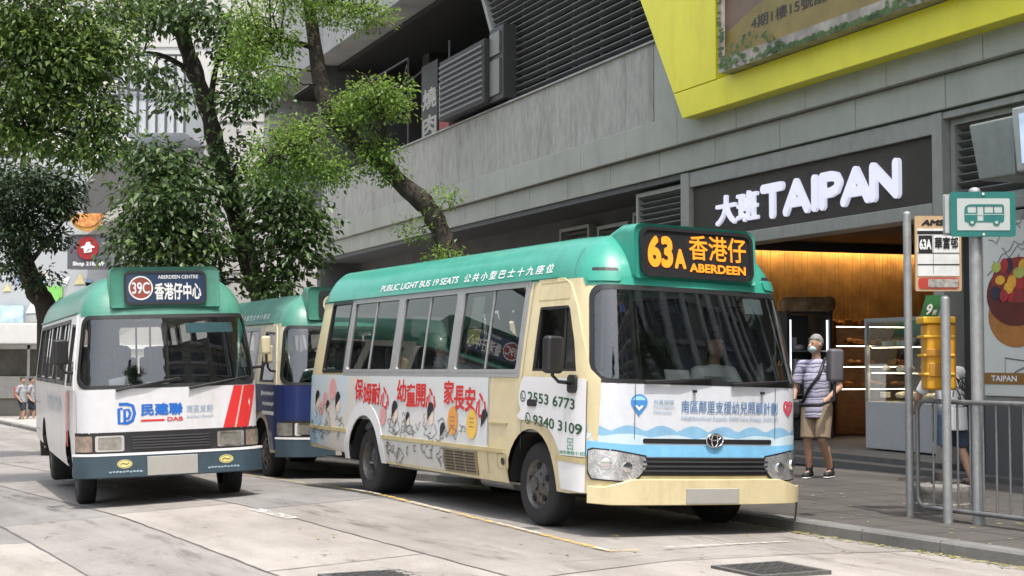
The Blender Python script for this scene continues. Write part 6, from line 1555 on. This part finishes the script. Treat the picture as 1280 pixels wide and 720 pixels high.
# ================================================================== PEOPLE (local frame: x to the viewer's right, facing -y, z up)
SKIN = M('skin', (.42, .25, .17), .55, var=.08, scale=12)
def person(label, loc, rz, H, legs, arms, outfit, lean=(0, 0), turn=0., vox=.012, sit=False, group=None, tilt=0.):
    k = H / 1.70
    V = lambda *p: np.array(p, float) * k
    root = thing('person', label, 'person', loc, rz, group)
    hipz = legs.get('hip', .90)
    hip = V(0, 0, hipz); lx, ly = lean
    ch = hip + V(lx * .6, -ly * .6, .30); sh = hip + V(lx, -ly, .50 - .35 * (abs(ly) ** 2)); nk = sh + V(lx * .12, -ly * .16 - .01, .075); hd = nk + V(lx * .1, -ly * .28 - .02, .155 - .12 * abs(ly))
    def P(p): return hip + V(*p)
    def smb(): return MB()
    J = {}
    for sgn, s in ((-1, 'l'), (1, 'r')):
        J['hip' + s] = hip + V(.09 * sgn, 0, -.03); J['knee' + s] = V(*legs['knee' + s]); J['ank' + s] = V(*legs['ank' + s])
        J['sho' + s] = sh + V(.185 * sgn, 0, -.03); J['elb' + s] = V(*arms['elb' + s]); J['wri' + s] = V(*arms['wri' + s])
    b = MB()
    b.cap(hip, ch, .125 * k, .135 * k); b.cap(ch, sh + V(0, 0, -.06), .135 * k, .10 * k); b.cap(sh + V(-.12, 0, -.03), sh + V(.12, 0, -.03), .065 * k); b.cap(sh, nk + V(0, 0, .04), .058 * k, .052 * k)
    tr = R(turn); c_, s_ = math.cos(tr), math.sin(tr)
    hx = lambda x, y, z: hd + V(x * c_ - y * s_, x * s_ + y * c_, z - tilt * y)
    b.ball(hd, (.077 * k, .092 * k, .112 * k), 20, 14); b.ball(hx(0, -.03, -.06), (.058 * k, .06 * k, .06 * k)); b.cap(hx(0, -.092, .0), hx(0, -.108, -.025), .012 * k, .017 * k, 8); b.ball(hx(-.08, .0, -.005), (.016 * k, .022 * k, .032 * k)); b.ball(hx(.08, .0, -.005), (.016 * k, .022 * k, .032 * k))
    for s in 'lr':
        b.cap(J['sho' + s], J['elb' + s], .050 * k, .040 * k); b.cap(J['elb' + s], J['wri' + s], .040 * k, .027 * k)
        d = unit(J['wri' + s] - J['elb' + s]); w = J['wri' + s]; sd = unit(np.cross(d, (0, 1, .3))); nrm = np.cross(d, sd)
        pc = w + d * .055 * k
        b.cap(w, w + d * .075 * k, .026 * k, .03 * k); b.cap(w + d * .07 * k - sd * .026 * k, w + d * .07 * k + sd * .026 * k, .015 * k)
        for j in range(4):
            f0 = w + d * .08 * k + sd * (.03 - .02 * j) * k; L = (.062, .072, .068, .054)[j] * k; f1 = f0 + d * L * .55 + nrm * .006 * k; f2 = f1 + d * L * .42 + nrm * .022 * k
            b.cap(f0, f1, .0092 * k, .0088 * k, 8); b.cap(f1, f2, .0088 * k, .0075 * k, 8)
        t0 = w + d * .03 * k + sd * .03 * k; t1 = t0 + d * .03 * k + sd * .022 * k + nrm * .012 * k; b.cap(t0, t1, .012 * k, .0105 * k, 8); b.cap(t1, t1 + d * .03 * k + nrm * .008 * k, .0105 * k, .009 * k, 8)
        b.cap(J['hip' + s], J['knee' + s], .088 * k, .058 * k); m1 = J['knee' + s] * .62 + J['ank' + s] * .38 + V(0, .012, 0); b.cap(J['knee' + s], m1, .055 * k, .056 * k); b.cap(m1, J['ank' + s], .056 * k, .036 * k)
        b.cap(J['ank' + s] + V(0, .02, -.035), J['ank' + s] + V(0, -.14, -.045), .036 * k, .028 * k)
    o = b.build('body', SKIN, root); remesh(o, vox, 3)
    e = MB()
    for x in (-.03, .03): e.ball(hx(x, -.083, .012), (.011 * k, .008 * k, .007 * k), 8, 6)
    e.build('eyes', INK, root)
    if 'mask' not in outfit:
        e = MB(); e.cap(hx(-.02, -.086, -.055), hx(.02, -.086, -.055), .006 * k, n=8); e.build('mouth', M('lip', (.3, .11, .09), .5), root)
    h = MB(); hr = outfit.get('hair_len', .0)
    h.ball(hx(0, .014, .028), (.086 * k, .098 * k, .102 * k), 18, 12)
    if hr: h.cap(hx(0, .05, 0), hx(0, .06, -.10 * hr), .075 * k, .06 * k)
    h = h.build('hair', outfit['hair'], root); 
    me = h.data                                       # hairline: drop the front lower faces
    import bmesh
    bm = bmesh.new(); bm.from_mesh(me)
    inv = lambda co: ((co[0] - hd[0]) * c_ + (co[1] - hd[1]) * s_, -(co[0] - hd[0]) * s_ + (co[1] - hd[1]) * c_, co[2] - hd[2])
    dl = [f for f in bm.faces if (lambda q: (q[1] < -.02 * k and q[2] < .045 * k) or (q[2] < -.04 * k and not hr) or (abs(q[0]) > .05 * k and q[1] < .02 * k and q[2] < .0))(inv(f.calc_center_median()))]
    bmesh.ops.delete(bm, geom=dl, context='FACES'); bm.to_mesh(me); bm.free()
    me.polygons.foreach_set('use_smooth', [True] * len(me.polygons))
    sd_ = h.modifiers.new('s', 'SOLIDIFY'); sd_.thickness = .012 * k
    t = MB()
    t.cap(hip + V(0, 0, -.02), ch, .15 * k, .158 * k); t.cap(ch, sh + V(0, 0, -.05), .158 * k, .118 * k); t.cap(sh + V(-.15, 0, -.035), sh + V(.15, 0, -.035), .078 * k); t.path([hip + V(0, 0, -.10 - outfit.get('hem', 0)), hip + V(0, 0, .05)], [.165 * k, .152 * k], 20)
    for s in 'lr':
        sl = outfit.get('sleeve', .75); q = J['sho' + s] + (J['elb' + s] - J['sho' + s]) * sl
        t.ball(J['sho' + s], .07 * k); t.path([J['sho' + s], q], [.068 * k, .070 * k], 14)
        if sl >= 1: t.cap(J['elb' + s], J['elb' + s] + (J['wri' + s] - J['elb' + s]) * .85, .06 * k, .04 * k)
    o = t.build('shirt', outfit['shirt'], root); remesh(o, vox, 2)
    t = MB(); t.path([hip + V(0, 0, -.13), hip + V(0, 0, .06)], [.155 * k, .145 * k], 20)
    for s in 'lr':
        L = outfit.get('leg', .95); a = J['hip' + s]; kn = J['knee' + s]; t.ball(a, .105 * k)
        if L <= 1: t.path([a, a + (kn - a) * L], [.108 * k, .094 * k], 16)
        else: t.cap(a, kn, .108 * k, .08 * k); t.path([kn, kn + (J['ank' + s] - kn) * (L - 1)], [.08 * k, .062 * k], 14)
    o = t.build('trousers', outfit['shorts'], root); remesh(o, vox, 2)
    for s in 'lr':
        f = MB(); a = J['ank' + s]
        if outfit.get('sandal'):
            f.cap(a + V(0, .035, -.078), a + V(0, -.15, -.078), .04 * k, .045 * k); f.path([a + V(-.05, -.09, -.06), a + V(0, -.10, -.015), a + V(.05, -.09, -.06)], .014 * k, 8)
        else:
            f.cap(a + V(0, .03, -.05), a + V(0, -.15, -.062), .046 * k, .042 * k); f.cap(a + V(0, 0, .03), a + V(0, 0, -.04), .045 * k)
            if outfit.get('sock'): f.path([a + V(0, 0, .1), a], .044 * k, 12)
        o = f.build('shoe', outfit['shoe'], root); remesh(o, .012, 2)
        if not outfit.get('sandal'):
            f = MB(); f.cap(a + V(0, .035, -.088), a + V(0, -.155, -.088), .042 * k, .04 * k); sp_ = f.build('sole', WHT, o, smooth=True)
            v = [x.co for x in sp_.data.vertices]; zc = a[2] - .088 * k
            for x in v: x.z = zc + (x.z - zc) * .3
    if 'mask' in outfit:
        f = MB(); f.ball(hx(0, -.05, -.055), (.062 * k, .062 * k, .05 * k), 16, 10); f.build('mask', outfit['mask'], root, smooth=True)
    if 'strap' in outfit:
        f = MB(); f.path([sh + V(.12, -.05, .05), ch + V(.08, -.15, .05), ch + V(-.05, -.165, -.12), hip + V(-.17, -.06, .0)], .02 * k, 8, squash=(1, .5, 1)); f.path([sh + V(.12, -.05, .05), sh + V(.1, .06, .04), ch + V(-.02, .165, 0), hip + V(-.17, .05, .02)], .02 * k, 8, squash=(1, .5, 1)); f.build('strap', BLACK, root, smooth=True)
        f = MB(); f.obox(hip + V(-.20, .03, -.02), (.04 * k, 0, 0), (0, .10 * k, 0), (0, 0, .08 * k)); f.build('shoulder_bag', BLACK, root, bevel=.02)
    if 'pack' in outfit:
        f = MB(); f.obox(ch + V(0, .19, -.02), (.14 * k, 0, 0), (0, .075 * k, 0), (0, 0, .20 * k)); f.build('backpack', outfit['pack'], root, bevel=.04)
    return root
def stripes(name):
    m = bpy.data.materials.new(name); m.use_nodes = True; t = m.node_tree; p = t.nodes['Principled BSDF']; p.inputs['Roughness'].default_value = .85
    tc = t.nodes.new('ShaderNodeTexCoord'); sx = t.nodes.new('ShaderNodeSeparateXYZ'); n = t.nodes.new('ShaderNodeTexNoise'); n.inputs['Scale'].default_value = 5; t.links.new(tc.outputs['Object'], sx.inputs[0]); t.links.new(tc.outputs['Object'], n.inputs['Vector'])
    a = t.nodes.new('ShaderNodeMath'); a.operation = 'MULTIPLY_ADD'; a.inputs[1].default_value = .10; t.links.new(n.outputs['Fac'], a.inputs[0]); t.links.new(sx.outputs['Z'], a.inputs[2])
    b = t.nodes.new('ShaderNodeMath'); b.operation = 'MODULO'; b.inputs[1].default_value = .095; t.links.new(a.outputs[0], b.inputs[0])
    r = t.nodes.new('ShaderNodeValToRGB'); r.color_ramp.interpolation = 'CONSTANT'; d = t.nodes.new('ShaderNodeMath'); d.operation = 'DIVIDE'; d.inputs[1].default_value = .095; t.links.new(b.outputs[0], d.inputs[0]); t.links.new(d.outputs[0], r.inputs[0])
    e = r.color_ramp.elements; e[0].color = (.42, .40, .50, 1); e[1].position = .62; e[1].color = (.10, .10, .17, 1)
    for q, c in ((.30, (.20, .19, .30)), (.45, (.55, .54, .60)), (.8, (.30, .29, .40))): z = e.new(q); z.color = (*c, 1)
    t.links.new(r.outputs[0], p.inputs['Base Color']); return m
HAIRK = M('hair_black', (.012, .011, .011), .5, var=.3, scale=30); HAIRG = M('hair_grey', (.25, .24, .235), .7, var=.4, scale=40)
WSH = M('white_cotton', (.66, .66, .66), .85, var=.06, scale=5)
def people():
    p = on_pave(1022, 597)
    person('man in striped shirt and khaki shorts standing by the front of the cream minibus', p, R(-30), 1.66,
        dict(hip=.89, kneel=(-.10, -.06, .47), ankl=(-.11, .02, .09), kneer=(.10, -.10, .47), ankr=(.13, .10, .10)), dict(elbl=(-.27, -.02, 1.08), wril=(-.25, -.16, .88), elbr=(.28, .03, 1.10), wrir=(.22, -.20, .98)),
        dict(hair=HAIRG, shirt=stripes('striped_cotton'), shorts=M('khaki', (.26, .195, .13), .85, var=.12, scale=8), shoe=M('black_shoe', (.02, .02, .022), .6), sock=1, mask=M('mask_blue', (.45, .55, .58), .8), strap=1, leg=.98, hem=.06), turn=-25, vox=.008)
    p = on_pave(1193, 606)
    r = person('person in white T-shirt and blue denim shorts bending behind the yellow box', p, R(195), 1.62,
        dict(hip=.86, kneel=(-.12, -.06, .45), ankl=(-.16, .10, .09), kneer=(.10, -.03, .46), ankr=(.12, .03, .09)), dict(elbl=(-.26, -.36, 1.0), wril=(-.2, -.52, .88), elbr=(.26, -.36, 1.0), wrir=(.2, -.52, .88)),
        dict(hair=HAIRK, shirt=WSH, shorts=M('denim_blue', (.06, .09, .15), .85, var=.2, scale=9), shoe=M('sandal_dark', (.05, .04, .035), .7), sandal=1, leg=1.0, hem=.12), lean=(0, .16), vox=.009)
    g = MB(); rr = random.Random(6)
    for i in range(7):
        a = np.array([[rr.uniform(-.12, .12), .166 - .0, rr.uniform(.86, 1.2)] for _ in range(1)])[0]
        g.path([a + np.array((.05 * math.cos(t + i), .012 * math.sin(t), .07 * math.sin(t * 1.3 + i))) for t in np.linspace(0, 4.5, 9)], .007, 6)
    g.build('shirt_print', INK, r, smooth=True)
    for px, lab, sh_, pk, rz in ((27, 'leftmost schoolchild in white shirt with orange red backpack on the far pavement', .0, M('pack_red', (.42, .09, .05), .7), R(70)), (38, 'schoolchild without backpack in white shirt and dark shorts on the far pavement', .02, None, R(95))):
        p = on_road(px, 529 - 30 * sh_)
        d = dict(hair=HAIRK, shirt=M('school_shirt', (.30, .31, .34), .85), shorts=M('school_navy', (.025, .028, .04), .85), shoe=MATS['black_shoe'], leg=.95)
        if pk: d['pack'] = pk
        person(lab, p, rz, 1.56, dict(hip=.86, kneel=(-.09, -.16, .47), ankl=(-.09, -.12, .09), kneer=(.09, .02, .47), ankr=(.09, .16, .12)), dict(elbl=(-.24, .08, 1.05), wril=(-.22, -.08, .86), elbr=(.24, -.04, 1.05), wrir=(.22, -.18, .9)), d, vox=.022)
    return
def seated(bus, label, x, y, z, rz, shirt, hair, arm_up=False, hair_len=0., group=None):
    M_ = bus.root.matrix_basis if 0 else Matrix.LocRotScale(bus.root.location, bus.root.rotation_euler, None)
    loc = M_ @ Vector((x, y, z)); yaw = bus.root.rotation_euler.z + math.pi / 2
    ar = dict(elbl=(-.26, -.08, .78), wril=(-.18, -.30, .66), elbr=(.26, -.08, .78), wrir=(.18, -.30, .66))
    if arm_up: ar['elbl'] = (-.22, -.24, .90); ar['wril'] = (-.07, -.20, 1.12)
    return person(label, loc, yaw + rz, 1.64, dict(hip=.52, kneel=(-.12, -.42, .50), ankl=(-.12, -.40, .09), kneer=(.12, -.42, .50), ankr=(.12, -.40, .09)), ar,
        dict(hair=hair, shirt=shirt, shorts=M('dark_trousers', (.03, .03, .035), .85), shoe=M('black_shoe', (.02, .02, .022), .6), leg=1.8, hair_len=hair_len), vox=.014, group=group)

# ================================================================== ASSEMBLE
NB = build_near_bus()
OW = older_bus('white older minibus with red stripe, blue lettering and dark 39C sign', (-3.70, 17.15), .356, -.105, .030, False)
OB = older_bus('blue fronted older minibus with green roof parked behind the cream minibus', (-2.14, 21.15), .404, -.15, -.01, True)
people()
seated(NB, 'person in white shirt seated behind the windscreen of the cream minibus', -.92, .70, .42, 0, M('pale_shirt', (.86, .87, .89), .8), HAIRK)
seated(NB, 'passenger in green top resting an arm at a side window of the cream minibus', -3.36, -.60, .45, R(-12), M('sage_top', (.38, .44, .38), .85), HAIRK, True, 1.)
seated(NB, 'passenger in beige top seated at a side window of the cream minibus', -3.92, -.66, .38, R(10), M('beige_top', (.42, .36, .28), .85), HAIRK, False, 1.)
